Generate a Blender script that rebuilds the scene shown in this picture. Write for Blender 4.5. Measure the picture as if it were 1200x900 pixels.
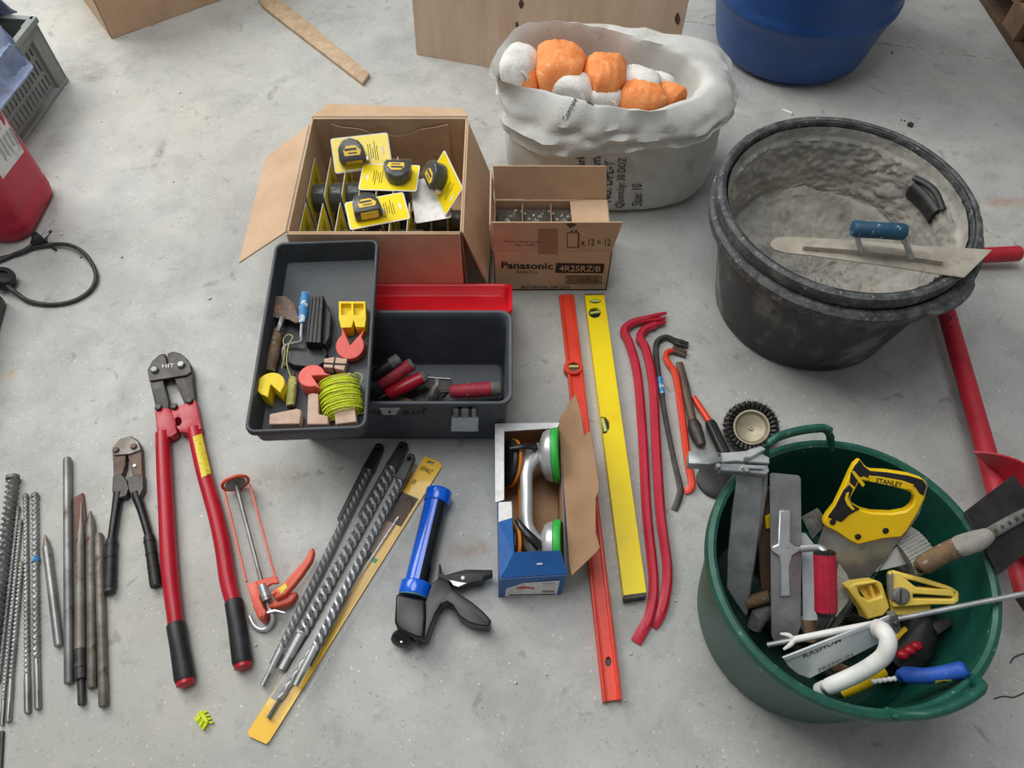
import bpy, bmesh, math, random
from mathutils import Vector, Matrix, noise
random.seed(7)
for o in list(bpy.data.objects): bpy.data.objects.remove(o)
SC = bpy.context.scene
COL = SC.collection
PI = math.pi

# ------------------------------------------------------------------ camera, world, lights, exposure
PITCH = math.radians(57); F = 900.0; H = 1.55
cd = bpy.data.cameras.new('camera'); cam = bpy.data.objects.new('camera', cd); COL.objects.link(cam)
cd.sensor_width = 36; cd.lens = 36 * F / 1200; cd.clip_start = .02
cam.location = (0, 0, H); cam.rotation_euler = (PI / 2 - PITCH, 0, 0)
SC.camera = cam
w = bpy.data.worlds.new('world'); SC.world = w; w.use_nodes = True
w.node_tree.nodes['Background'].inputs[0].default_value = (.93, .97, 1, 1)
w.node_tree.nodes['Background'].inputs[1].default_value = .25
def area(name, loc, target, sx, sy, power, col=(1, 1, 1)):
    l = bpy.data.lights.new(name, 'AREA'); l.shape = 'RECTANGLE'; l.size = sx; l.size_y = sy; l.energy = power; l.color = col
    o = bpy.data.objects.new(name, l); COL.objects.link(o); o.location = loc
    o.rotation_euler = (Vector(target) - Vector(loc)).to_track_quat('-Z', 'Y').to_euler(); return o
area('hall_door_daylight', (-3.2, 3.6, 3.4), (0, .9, 0), 3.2, 2.6, 200, (1, .985, .95))
area('roof_skylight', (-.6, 1.6, 5.0), (-.1, 1.0, 0), 2.6, 2.6, 128, (.97, .985, 1))
vs = SC.view_settings; vs.view_transform = 'Standard'; vs.look = 'None'; vs.gamma = 1; vs.use_curve_mapping = False
vs.exposure = -0.12

# ------------------------------------------------------------------ pixel <-> world
FW = Vector((0, math.cos(PITCH), -math.sin(PITCH))); UP = Vector((0, math.sin(PITCH), math.cos(PITCH)))
CP = Vector((0, 0, H))
def ray(x, y): return FW * F + Vector((x - 600, 0, 0)) - UP * (y - 450)
def G(x, y, z=0.0):
    v = ray(x, y); return CP + v * ((z - H) / v.z)
def plane(a, b, c):
    n = (b - a).cross(c - a).normalized()
    if n.z < 0: n = -n
    def f(x, y, h=0.0):
        v = ray(x, y); return CP + v * ((a + n * h - CP).dot(n) / v.dot(n))
    f.n = n
    return f
def lerp(a, b, t): return a + (b - a) * t
def catmull(P, k=5):
    P = [Vector(p) for p in P]; out = []
    for i in range(len(P) - 1):
        p0 = P[max(i - 1, 0)]; p1 = P[i]; p2 = P[i + 1]; p3 = P[min(i + 2, len(P) - 1)]
        for j in range(k):
            t = j / k
            out.append(.5 * ((2 * p1) + (p2 - p0) * t + (2 * p0 - 5 * p1 + 4 * p2 - p3) * t * t + (3 * p1 - p0 - 3 * p2 + p3) * t ** 3))
    out.append(P[-1]); return out
def interp(vals, n):
    m = len(vals) - 1; out = []
    for i in range(n):
        t = i / (n - 1) * m; k = min(int(t), m - 1); out.append(lerp(vals[k], vals[k + 1], t - k))
    return out
def nz(p, s=1.0, seed=0.0): return noise.noise(Vector(p) * s + Vector((seed, seed * .7, -seed)))

# ------------------------------------------------------------------ materials
def lin(c):
    r = []
    for v in c[:3]:
        v /= 255.0; r.append(v / 12.92 if v <= .04045 else ((v + .055) / 1.055) ** 2.4)
    return (r[0], r[1], r[2], 1)
MATS = {}
def mk(name, c1, c2=None, sc=12, lo=.45, hi=.6, rough=.5, metal=0.0, bump=0.0, bsc=150, stretch=(1, 1, 1), c3=None, sc3=60, lo3=.6, hi3=.66,
       alpha=1.0, trans=0.0, coat=0.0, detail=6):
    m = bpy.data.materials.new(name); m.use_nodes = True; nt = m.node_tree; N = nt.nodes; L = nt.links
    b = N['Principled BSDF']; b.inputs['Roughness'].default_value = rough; b.inputs['Metallic'].default_value = metal
    b.inputs['Alpha'].default_value = alpha; b.inputs['Transmission Weight'].default_value = trans; b.inputs['Coat Weight'].default_value = coat
    b.inputs['Base Color'].default_value = lin(c1)
    tc = N.new('ShaderNodeTexCoord'); mp = N.new('ShaderNodeMapping'); mp.inputs['Scale'].default_value = stretch
    L.new(tc.outputs['Object'], mp.inputs[0])
    def layer(prev, col, scale, lo_, hi_):
        n = N.new('ShaderNodeTexNoise'); n.inputs['Scale'].default_value = scale; n.inputs['Detail'].default_value = detail; n.inputs['Roughness'].default_value = .65
        L.new(mp.outputs[0], n.inputs[0])
        r = N.new('ShaderNodeMapRange'); r.inputs[1].default_value = lo_; r.inputs[2].default_value = hi_
        L.new(n.outputs[0], r.inputs[0])
        x = N.new('ShaderNodeMix'); x.data_type = 'RGBA'; L.new(r.outputs[0], x.inputs[0])
        if prev is None: x.inputs[6].default_value = lin(c1)
        else: L.new(prev, x.inputs[6])
        x.inputs[7].default_value = lin(col); return x.outputs[2]
    out = None
    if c2: out = layer(None, c2, sc, lo, hi)
    if c3: out = layer(out, c3, sc3, lo3, hi3)
    if out: L.new(out, b.inputs['Base Color'])
    if bump:
        n = N.new('ShaderNodeTexNoise'); n.inputs['Scale'].default_value = bsc; n.inputs['Detail'].default_value = 4; L.new(mp.outputs[0], n.inputs[0])
        bp = N.new('ShaderNodeBump'); bp.inputs['Strength'].default_value = bump; bp.inputs['Distance'].default_value = .004
        L.new(n.outputs[0], bp.inputs['Height']); L.new(bp.outputs[0], b.inputs['Normal'])
    MATS[name] = m; return m

mk('cardboard', (206, 174, 142), (190, 157, 124), 9, .4, .7, .85, bump=.08, bsc=90)
mk('cardboard_worn', (200, 168, 136), (176, 142, 112), 7, .45, .75, .85, bump=.1, bsc=70, c3=(218, 194, 166), sc3=40, lo3=.62, hi3=.72)
mk('cardboard_brown', (166, 130, 98), (146, 112, 82), 9, .4, .7, .85, bump=.1, bsc=90)
mk('card_edge', (205, 178, 148), (150, 118, 88), 260, .45, .6, .9)
mk('print_black', (30, 24, 22), (55, 42, 36), 80, .5, .7, .7)
mk('print_grey', (150, 151, 154), (190, 190, 190), 90, .45, .7, .8)
mk('print_faint', (96, 74, 62), (150, 116, 92), 120, .45, .7, .8)
mk('sack', (222, 222, 216), (196, 194, 186), 6, .4, .7, .6, bump=.35, bsc=300, c3=(172, 166, 152), sc3=9, lo3=.58, hi3=.75)
mk('glove_orange', (245, 158, 92), (232, 128, 62), 30, .4, .65, .75, bump=.3, bsc=160, c3=(250, 196, 150), sc3=55, lo3=.6, hi3=.7)
mk('glove_white', (236, 233, 226), (212, 206, 196), 30, .45, .7, .9, bump=.5, bsc=260)
mk('ink', (62, 66, 72), (190, 188, 180), 120, .56, .64, .8)
mk('tub_black', (36, 37, 39), (74, 75, 76), 12, .47, .66, .5, bump=.15, bsc=60, c3=(136, 134, 130), sc3=11, lo3=.53, hi3=.72, stretch=(1, 1, .6))
mk('tub_rim', (60, 62, 63), (96, 97, 96), 40, .42, .62, .6, bump=.3, bsc=120, c3=(140, 138, 132), sc3=70, lo3=.58, hi3=.68)
mk('mortar', (164, 160, 151), (136, 133, 126), 16, .4, .62, .95, bump=.9, bsc=45, c3=(178, 173, 160), sc3=7, lo3=.52, hi3=.66)
mk('green_plastic', (16, 72, 60), (24, 84, 70), 16, .4, .65, .42, bump=.06, bsc=60, c3=(116, 150, 134), sc3=32, lo3=.67, hi3=.76)
mk('green_plastic_rim', (20, 82, 68), (34, 96, 80), 30, .45, .65, .45, bump=.12, bsc=90, c3=(140, 172, 156), sc3=60, lo3=.64, hi3=.7)
mk('drum_blue', (22, 66, 128), (30, 78, 142), 9, .4, .7, .38, bump=.05, bsc=30, c3=(120, 140, 160), sc3=45, lo3=.68, hi3=.74)
mk('plywood', (214, 188, 164), (200, 170, 144), 3, .4, .65, .8, stretch=(6, 6, .7), c3=(150, 112, 84), sc3=5, lo3=.66, hi3=.74)
mk('wood_pale', (196, 172, 142), (172, 144, 112), 8, .4, .65, .8, stretch=(4, 4, 4))
mk('wood_block', (206, 178, 158), (190, 156, 134), 40, .4, .65, .8)
mk('wood_old', (122, 96, 68), (92, 74, 56), 30, .4, .65, .8, bump=.3, bsc=90, c3=(166, 152, 134), sc3=50, lo3=.58, hi3=.68)
mk('wood_dark', (96, 72, 52), (66, 50, 38), 10, .4, .65, .8, bump=.2, bsc=60)
mk('wood_brown', (140, 112, 88), (110, 84, 62), 10, .4, .65, .8, bump=.2, bsc=60)
mk('crate_grey', (138, 143, 140), (152, 156, 152), 10, .4, .6, .6)
mk('denim', (150, 164, 190), (118, 132, 162), 12, .4, .65, .95, bump=.5, bsc=250)
mk('can_red', (196, 30, 62), (180, 24, 54), 12, .45, .7, .45, bump=.1, bsc=60, c3=(206, 100, 110), sc3=60, lo3=.7, hi3=.76)
mk('paper_white', (232, 232, 230), (206, 206, 204), 50, .5, .7, .7)
mk('white_plastic', (236, 236, 230), (214, 212, 204), 20, .5, .7, .4)
mk('rubber_black', (26, 27, 28), (44, 44, 45), 40, .5, .7, .5, c3=(84, 82, 80), sc3=90, lo3=.66, hi3=.74)
mk('cable_black', (44, 43, 42), (66, 64, 62), 60, .45, .6, .5)
mk('plastic_black', (20, 21, 23), (34, 35, 37), 30, .5, .7, .35)
mk('toolbox_grey', (62, 66, 72), (76, 80, 86), 12, .4, .65, .5, bump=.12, bsc=300, c3=(120, 122, 124), sc3=40, lo3=.68, hi3=.76)
mk('tray_grey', (50, 54, 58), (62, 66, 70), 10, .4, .65, .5, bump=.1, bsc=200, c3=(100, 102, 102), sc3=30, lo3=.66, hi3=.76)
mk('lid_red', (212, 20, 36), (190, 14, 28), 20, .5, .7, .4)
mk('steel', (168, 168, 166), (138, 138, 136), 14, .4, .65, .42, .7, bump=.05, bsc=200, c3=(110, 106, 100), sc3=40, lo3=.64, hi3=.74)
mk('steel_bright', (222, 224, 226), (198, 200, 204), 20, .4, .65, .28, .55)
mk('steel_dull', (150, 150, 148), (120, 120, 118), 12, .4, .65, .5, .7, bump=.1, bsc=120, c3=(104, 84, 70), sc3=26, lo3=.62, hi3=.72)
mk('steel_dirty', (140, 136, 128), (112, 104, 94), 16, .4, .65, .55, .5, bump=.2, bsc=120, c3=(96, 66, 48), sc3=24, lo3=.6, hi3=.72)
mk('galvanised', (168, 170, 170), (140, 142, 143), 26, .4, .62, .4, .5, bump=.1, bsc=90)
mk('iron_dark', (62, 60, 58), (84, 80, 76), 26, .4, .65, .5, .5, bump=.15, bsc=120)
mk('iron_rust', (112, 92, 80), (86, 70, 62), 24, .4, .65, .6, .35, bump=.25, bsc=120, c3=(140, 100, 82), sc3=30, lo3=.6, hi3=.7)
mk('rust_blade', (120, 84, 72), (98, 70, 62), 24, .4, .65, .7, .2, bump=.25, bsc=120)
mk('tool_red', (184, 22, 44), (166, 16, 36), 14, .45, .7, .35, bump=.04, bsc=60, c3=(206, 120, 122), sc3=60, lo3=.7, hi3=.76)
mk('bar_red', (196, 34, 58), (176, 26, 46), 14, .45, .7, .4, bump=.1, bsc=80, c3=(150, 110, 100), sc3=70, lo3=.66, hi3=.72)
mk('auger_red', (182, 34, 50), (164, 28, 42), 12, .45, .7, .5, bump=.12, bsc=80, c3=(190, 150, 146), sc3=30, lo3=.7, hi3=.78)
mk('orange_red', (232, 66, 36), (214, 50, 26), 14, .45, .7, .4, bump=.05, bsc=80, c3=(150, 70, 50), sc3=60, lo3=.68, hi3=.74)
mk('caulk_orange', (226, 92, 62), (208, 72, 46), 20, .45, .7, .4, c3=(160, 90, 70), sc3=70, lo3=.66, hi3=.72)
mk('level_yellow', (255, 226, 2), (250, 214, 0), 14, .5, .7, .35, c3=(150, 100, 30), sc3=45, lo3=.73, hi3=.77)
mk('yellow', (250, 206, 16), (242, 194, 8), 16, .45, .7, .45)
mk('card_yellow', (255, 226, 10), (248, 216, 6), 14, .5, .7, .35, coat=.4)
mk('pack_yellow', (250, 196, 36), (242, 184, 24), 14, .5, .7, .35, coat=.4)
mk('clamp_yellow', (238, 206, 92), (226, 190, 70), 16, .45, .7, .5, c3=(160, 130, 70), sc3=40, lo3=.68, hi3=.76)
mk('block_yellow', (240, 212, 30), (228, 192, 16), 20, .45, .7, .6, c3=(170, 140, 40), sc3=60, lo3=.66, hi3=.74)
mk('block_red', (238, 110, 98), (226, 92, 80), 20, .45, .7, .6)
mk('grip_red', (176, 44, 62), (146, 40, 54), 60, .4, .62, .6, bump=.2, bsc=150, c3=(190, 160, 156), sc3=80, lo3=.62, hi3=.7)
mk('grip_magenta', (186, 32, 60), (166, 26, 50), 30, .45, .7, .5)
mk('grip_grey', (122, 122, 118), (96, 96, 92), 40, .4, .6, .7, bump=.3, bsc=120)
mk('blue_gun', (0, 98, 224), (0, 86, 210), 16, .5, .7, .22, coat=.5)
mk('blue_box', (36, 98, 168), (28, 86, 152), 12, .4, .7, .45)
mk('blue_grip', (40, 92, 190), (28, 74, 164), 30, .4, .65, .55, c3=(130, 150, 180), sc3=70, lo3=.66, hi3=.72)
mk('blue_old', (34, 84, 112), (28, 66, 92), 30, .4, .65, .55, c3=(190, 190, 184), sc3=60, lo3=.6, hi3=.66)
mk('blue_white', (60, 136, 192), (50, 120, 176), 30, .4, .65, .6, c3=(226, 230, 230), sc3=55, lo3=.54, hi3=.6)
mk('green_pad', (46, 178, 66), (38, 160, 56), 20, .5, .7, .5)
mk('aluminium', (206, 208, 208), (186, 188, 188), 20, .4, .65, .36, .55, c3=(150, 148, 142), sc3=50, lo3=.66, hi3=.74)
mk('alu_plate', (218, 222, 224), (200, 206, 208), 14, .4, .65, .4, .3)
mk('string_lime', (226, 238, 60), (200, 214, 36), 120, .4, .6, .8)
mk('string_pale', (206, 206, 130), (176, 176, 100), 120, .4, .6, .8)
mk('mesh_grey', (150, 150, 142), (120, 120, 112), 60, .4, .6, .7)
mk('vial', (190, 208, 120), None, rough=.1, coat=1)
mk('label_yellow', (236, 214, 60), (206, 180, 50), 90, .5, .62, .5, c3=(120, 110, 70), sc3=120, lo3=.62, hi3=.66)
mk('battery_dark', (30, 32, 30), (52, 54, 50), 50, .5, .7, .2, coat=1)
mk('float_steel', (190, 182, 168), (166, 156, 140), 12, .4, .65, .5, .25, bump=.1, bsc=90, c3=(140, 132, 120), sc3=18, lo3=.58, hi3=.72)
mk('spade_black', (36, 34, 34), (56, 52, 50), 16, .4, .65, .55, .3, bump=.15, bsc=80)
mk('wire_steel', (92, 90, 88), (70, 68, 66), 200, .4, .6, .45, .7)
mk('brush_cup', (168, 158, 132), (146, 136, 112), 30, .4, .65, .4, .4)
mk('teal', (70, 120, 130), None, rough=.5)
mk('crumb_pale', (214, 210, 200), (186, 180, 168), 90, .4, .6, .9)
mk('crumb_dark', (52, 50, 48), (74, 70, 66), 90, .4, .6, .9)
mk('orange_ring', (236, 140, 50), None, rough=.5)
mk('olive_card', (150, 144, 96), (186, 182, 150), 26, .45, .65, .35, coat=.6)
mk('joint_filler', (206, 202, 192), (158, 154, 144), 30, .45, .55, .95)
# clear packaging: a thin film that lets most light through and shines
def film(name, tint, a, rough=.08):
    m = mk(name, tint, None, rough=rough); nt = m.node_tree; b = nt.nodes['Principled BSDF']; b.inputs['Alpha'].default_value = a
    b.inputs['Coat Weight'].default_value = .6; return m
film('film_clear', (200, 204, 200), .10); film('film_grey', (214, 218, 220), .09, .12); film('film_smoke', (120, 116, 104), .34)

def floor_material():
    m = bpy.data.materials.new('concrete_floor'); m.use_nodes = True; nt = m.node_tree; N = nt.nodes; L = nt.links
    b = N['Principled BSDF']; tc = N.new('ShaderNodeTexCoord')
    def noi(scale, detail=6, rough=.6, dist=0):
        n = N.new('ShaderNodeTexNoise'); n.inputs['Scale'].default_value = scale; n.inputs['Detail'].default_value = detail
        n.inputs['Roughness'].default_value = rough; n.inputs['Distortion'].default_value = dist; L.new(tc.outputs['Object'], n.inputs[0]); return n.outputs[0]
    def rng(x, lo, hi, a=0.0, b_=1.0):
        r = N.new('ShaderNodeMapRange'); r.inputs[1].default_value = lo; r.inputs[2].default_value = hi; r.inputs[3].default_value = a; r.inputs[4].default_value = b_
        L.new(x, r.inputs[0]); return r.outputs[0]
    def mix(fac, c0, c1):
        x = N.new('ShaderNodeMix'); x.data_type = 'RGBA'; L.new(fac, x.inputs[0])
        if isinstance(c0, tuple): x.inputs[6].default_value = lin(c0)
        else: L.new(c0, x.inputs[6])
        x.inputs[7].default_value = lin(c1); return x.outputs[2]
    def mul(a_, c_):
        x = N.new('ShaderNodeMath'); x.operation = 'MULTIPLY'; L.new(a_, x.inputs[0])
        if isinstance(c_, float): x.inputs[1].default_value = c_
        else: L.new(c_, x.inputs[1])
        return x.outputs[0]
    c = mix(rng(noi(2.2, 8, .65, .6), .38, .64), (188, 188, 182), (166, 167, 163))
    c = mix(rng(noi(7, 8, .7, .4), .5, .72, 0, .7), c, (146, 147, 144))
    c = mix(rng(noi(1.3, 4), .5, .68, 0, .55), c, (194, 188, 172))
    c = mix(rng(noi(26, 6, .7), .56, .74, 0, .55), c, (134, 134, 131))
    c = mix(rng(noi(60, 5, .7), .62, .72, 0, .5), c, (208, 207, 202))
    c = mix(rng(noi(11, 3, .5, 1.5), .66, .72, 0, .5), c, (122, 120, 116))
    # stains and dust with a shape and place of their own: (px, py, radius x, radius y, colour, strength)
    for (px, py, rx, ry, colr, s) in [(560, 645, .07, .03, (150, 112, 84), .7), (1178, 238, .12, .03, (176, 130, 98), .75), (325, 560, .12, .04, (150, 138, 122), .6),
                                      (186, 180, .02, .08, (104, 100, 94), .85), (100, 75, .2, .12, (132, 128, 120), .75), (106, 92, .05, .03, (110, 108, 102), .8),
                                      (1075, 250, .25, .3, (150, 146, 142), .5), (232, 560, .2, .2, (166, 166, 162), .4), (10, 440, .025, .02, (186, 154, 90), .7),
                                      (285, 235, .12, .16, (160, 156, 146), .5), (640, 800, .3, .15, (150, 150, 148), .5), (750, 540, .2, .3, (152, 151, 148), .4)]:
        p = G(px, py); mp = N.new('ShaderNodeMapping'); mp.vector_type = 'POINT'
        mp.inputs['Location'].default_value = (-p.x / rx, -p.y / ry, 0); mp.inputs['Scale'].default_value = (1 / rx, 1 / ry, 1); L.new(tc.outputs['Object'], mp.inputs[0])
        ln = N.new('ShaderNodeVectorMath'); ln.operation = 'LENGTH'; L.new(mp.outputs[0], ln.inputs[0])
        c = mix(mul(mul(rng(ln.outputs['Value'], .2, 1.05, 1.0, 0.0), rng(noi(14 if rx < .1 else 6, 6, .7, .5), .4, .6)), float(s)), c, colr)
    c = mix(rng(noi(150, 3, .6), .64, .7, 0, .75), c, (112, 111, 108)); c = mix(rng(noi(130, 2, .5, .3), .68, .73, 0, .9), c, (222, 220, 212)); c = mix(rng(noi(40, 8, .75, 2.5), .6, .68, 0, .45), c, (128, 127, 123))
    L.new(c, b.inputs['Base Color'])
    L.new(rng(noi(9, 5), .3, .7, .42, .72), b.inputs['Roughness'])
    bp = N.new('ShaderNodeBump'); bp.inputs['Strength'].default_value = .12; bp.inputs['Distance'].default_value = .004
    L.new(noi(90, 6, .7), bp.inputs['Height']); L.new(bp.outputs[0], b.inputs['Normal'])
    MATS['floor'] = m
floor_material()

# ------------------------------------------------------------------ mesh builder
ORG = {}
def rotz(a): return Matrix.Rotation(a, 4, 'Z')
def frame(o, x, up=(0, 0, 1)):
    """4x4 with origin o, local X along x, local Z near up"""
    x = Vector(x).normalized(); u = Vector(up); y = u.cross(x).normalized(); z = x.cross(y)
    M = Matrix((x, y, z)).transposed().to_4x4(); M.translation = Vector(o); return M
class MB:
    def __init__(s, M=None): s.v = []; s.f = []; s.M = M
    def add(s, vs, fs):
        n = len(s.v)
        s.v += [(s.M @ Vector(v)) if s.M is not None else Vector(v) for v in vs]
        s.f += [tuple(i + n for i in f) for f in fs]; return s
    def box(s, c, d, R=None):
        c = Vector(c); vs = []
        for z in (-1, 1):
            for x, y in ((-1, -1), (1, -1), (1, 1), (-1, 1)):
                q = Vector((x * d[0] / 2, y * d[1] / 2, z * d[2] / 2)); vs.append(c + (R.to_3x3() @ q if R is not None else q))
        return s.add(vs, [(3, 2, 1, 0), (4, 5, 6, 7), (0, 1, 5, 4), (1, 2, 6, 5), (2, 3, 7, 6), (3, 0, 4, 7)])
    def prism(s, pts, off, holes=()):
        pts = [Vector(p) for p in pts]; off = Vector(off); n = len(pts)
        if not holes:
            vs = pts + [p + off for p in pts]
            fs = [tuple(range(n)), tuple(range(2 * n - 1, n - 1, -1))] + [(i, (i + 1) % n, (i + 1) % n + n, i + n) for i in range(n)]
            return s.add(vs, fs)
        bm = bmesh.new(); loops = [pts] + [[Vector(q) for q in h] for h in holes]; es = []; allv = []
        for lp in loops:
            vv = [bm.verts.new(p) for p in lp]; allv += vv
            for i in range(len(vv)): es.append(bm.edges.new((vv[i], vv[(i + 1) % len(vv)])))
        bmesh.ops.triangle_fill(bm, use_beauty=True, use_dissolve=False, edges=es, normal=off.normalized())
        bm.verts.index_update(); idx = {v: i for i, v in enumerate(allv)}; N_ = len(allv)
        fs = []
        for f in bm.faces:
            t = tuple(idx[v] for v in f.verts); fs += [t, tuple(i + N_ for i in reversed(t))]
        k = 0
        for lp in loops:
            m = len(lp); fs += [(k + i, k + (i + 1) % m, k + (i + 1) % m + N_, k + i + N_) for i in range(m)]; k += m
        vs = [v.co.copy() for v in allv]; vs = vs + [v + off for v in vs]; bm.free()
        return s.add(vs, fs)
    def slab(s, px, z1, z0=0.0, holes=()):
        return s.prism([G(x, y, z1) for x, y in px], (0, 0, z0 - z1), [[G(x, y, z1) for x, y in h] for h in holes])
    def panel(s, p0, p1, p2, p3, t):
        p0, p1, p2, p3 = [Vector(p) for p in (p0, p1, p2, p3)]
        n = (p1 - p0).cross(p3 - p0).normalized() * t
        return s.prism([p0, p1, p2, p3], n)
    def tube(s, pts, r, n=10, up=None, cap=True, rect=False, closed=False, phase=0.0):
        pts = [Vector(p) for p in pts]; m = len(pts)
        if not isinstance(r, list): r = [r] * m
        r = [Vector(q) if isinstance(q, tuple) else Vector((q, q)) for q in r]
        if len(r) != m: r = interp(r, m)
        rings = []
        for i, p in enumerate(pts):
            a = pts[(i - 1) % m] if (closed or i > 0) else p; b = pts[(i + 1) % m] if (closed or i < m - 1) else p
            T = (b - a).normalized(); u = Vector(up) if up is not None else (Vector((0, 0, 1)) if abs(T.z) < .9 else Vector((0, 1, 0)))
            S = T.cross(u).normalized(); U = S.cross(T)
            ra, rb = r[i]
            if rect: rings.append([p + S * ra * x + U * rb * y for x, y in ((-1, -1), (1, -1), (1, 1), (-1, 1))])
            else: rings.append([p + S * ra * math.cos(2 * PI * k / n + phase) + U * rb * math.sin(2 * PI * k / n + phase) for k in range(n)])
        return s.rings(rings, cap, closed)
    def rings(s, rings, cap=True, closed=False):
        k = len(rings[0]); m = len(rings); vs = [v for R in rings for v in R]; fs = []
        for i in range(m if closed else m - 1):
            j = (i + 1) % m
            fs += [(i * k + a, i * k + (a + 1) % k, j * k + (a + 1) % k, j * k + a) for a in range(k)]
        if cap and not closed: fs += [tuple(range(k - 1, -1, -1)), tuple((m - 1) * k + a for a in range(k))]
        return s.add(vs, fs)
    def lathe(s, prof, n=40, M=None, c=(0, 0, 0), fn=None, cap=True, closed=False):
        c = Vector(c); rings = []
        for r, z in prof:
            R = []
            for k in range(n):
                a = 2 * PI * k / n; q = Vector((max(r, 1e-4) * math.cos(a), max(r, 1e-4) * math.sin(a), z))
                if fn: q = fn(q, a)
                R.append(c + (M @ q if M is not None else q))
            rings.append(R)
        return s.rings(rings, cap, closed)
    def ell(s, c, d, n=14, m=8, R=None, fn=None, p=1.0):
        c = Vector(c); rings = []
        for i in range(1, m):
            t = -PI / 2 + PI * i / m; R_ = []
            for k in range(n):
                a = 2 * PI * k / n
                f = lambda v: math.copysign(abs(v) ** p, v)
                q = Vector((d[0] * f(math.cos(t)) * f(math.cos(a)), d[1] * f(math.cos(t)) * f(math.sin(a)), d[2] * f(math.sin(t))))
                if R is not None: q = R.to_3x3() @ q
                q = c + q
                if fn: q = fn(q)
                R_.append(q)
            rings.append(R_)
        return s.rings(rings, True)
    def grid(s, fn, nu, nv, thick=0.0):
        P = [[Vector(fn(i / (nu - 1), j / (nv - 1))) for j in range(nv)] for i in range(nu)]
        vs = [p for row in P for p in row]; fs = [(i * nv + j, (i + 1) * nv + j, (i + 1) * nv + j + 1, i * nv + j + 1) for i in range(nu - 1) for j in range(nv - 1)]
        if thick:
            N_ = len(vs); up = []
            for i in range(nu):
                for j in range(nv):
                    a = P[min(i + 1, nu - 1)][j] - P[max(i - 1, 0)][j]; b = P[i][min(j + 1, nv - 1)] - P[i][max(j - 1, 0)]
                    up.append(P[i][j] + a.cross(b).normalized() * thick)
            fs2 = [tuple(k + N_ for k in reversed(f)) for f in fs]; vs += up
            bd = [i * nv for i in range(nu)] + [(nu - 1) * nv + j for j in range(1, nv)] + [i * nv + nv - 1 for i in range(nu - 2, -1, -1)] + [j for j in range(nv - 2, 0, -1)]
            fs = fs + fs2 + [(bd[k], bd[(k + 1) % len(bd)], bd[(k + 1) % len(bd)] + N_, bd[k] + N_) for k in range(len(bd))]
        return s.add(vs, fs)
    def twist(s, p0, p1, r, pitch, depth=.35, lobes=2, n=14, per=9, sharp=1.0, r1=None):
        p0 = Vector(p0); p1 = Vector(p1); Ln = (p1 - p0).length; T = (p1 - p0) / Ln
        S = T.cross(Vector((0, 0, 1))).normalized(); U = S.cross(T); m = max(3, int(Ln / pitch * per)); rings = []
        for i in range(m + 1):
            t = i / m; ph = 2 * PI * t * Ln / pitch; R = []; rr = lerp(r, r1 if r1 else r, t)
            for k in range(n):
                a = 2 * PI * k / n; q = .5 + .5 * math.cos(lobes * (a - ph / 1.0)); q = q ** sharp
                R.append(p0 + T * Ln * t + (S * math.cos(a) + U * math.sin(a)) * rr * (1 - depth * q))
            rings.append(R)
        return s.rings(rings)
    def text(s, body, M, h, w=None, bold=0.0, align=0, thick=0.0):
        cu = bpy.data.curves.new('t', 'FONT'); cu.body = body; cu.size = 1; cu.resolution_u = 2; cu.offset = bold; cu.fill_mode = 'FRONT'
        o = bpy.data.objects.new('t', cu); COL.objects.link(o); dg = bpy.context.evaluated_depsgraph_get()
        me = bpy.data.meshes.new_from_object(o.evaluated_get(dg)); bpy.data.objects.remove(o)
        V = [v.co.copy() for v in me.vertices]; Fs = [tuple(p.vertices) for p in me.polygons]; bpy.data.meshes.remove(me)
        x0 = min(v.x for v in V); x1 = max(v.x for v in V); y0 = min(v.y for v in V); y1 = max(v.y for v in V)
        sy = h / (y1 - y0); sx = (w / (x1 - x0)) if w else sy
        return s.add([M @ Vector(((v.x - (x0 + x1) / 2) * sx, (v.y - (y0 + y1) / 2) * sy, 0)) for v in V], Fs)
    def build(s, name, mat, parent=None, bevel=0.0, seg=2, smooth=38, local=False, sub=0, flip=True):
        bm = bmesh.new(); org = Vector((0, 0, 0))
        if parent is not None and not local: org = ORG.get(parent.name, Vector((0, 0, 0)))
        elif parent is None and not local:
            zs = min(v.z for v in s.v); org = Vector((sum(v.x for v in s.v) / len(s.v), sum(v.y for v in s.v) / len(s.v), zs))
        vv = [bm.verts.new(v - org) for v in s.v]
        for f in s.f:
            try: bm.faces.new([vv[i] for i in f])
            except ValueError: pass
        if flip: bmesh.ops.recalc_face_normals(bm, faces=bm.faces)
        if bevel:
            es = [e for e in bm.edges if len(e.link_faces) == 2 and e.calc_face_angle(0) > math.radians(28)]
            bmesh.ops.bevel(bm, geom=es, offset=bevel, offset_type='OFFSET', segments=seg, profile=.5, affect='EDGES', clamp_overlap=True)
        if sub: bmesh.ops.subdivide_edges(bm, edges=bm.edges, cuts=sub, use_grid_fill=True)
        me = bpy.data.meshes.new(name); bm.to_mesh(me); bm.free()
        me.materials.append(MATS[mat] if isinstance(mat, str) else mat)
        if smooth:
            me.polygons.foreach_set('use_smooth', [True] * len(me.polygons)); me.set_sharp_from_angle(angle=math.radians(smooth))
        o = bpy.data.objects.new(name, me); COL.objects.link(o)
        if parent is not None:
            o.parent = parent; ORG[o.name] = ORG.get(parent.name, Vector((0, 0, 0)))
        else:
            o.location = org; ORG[o.name] = org.copy()
        return o
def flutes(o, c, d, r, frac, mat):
    """groove shade put into the colour of a twisted bit: faces nearer the axis (through c along d) get the second material"""
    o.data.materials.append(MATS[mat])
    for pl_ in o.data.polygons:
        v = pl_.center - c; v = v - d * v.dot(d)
        if v.length < r * frac: pl_.material_index = 1
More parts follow.
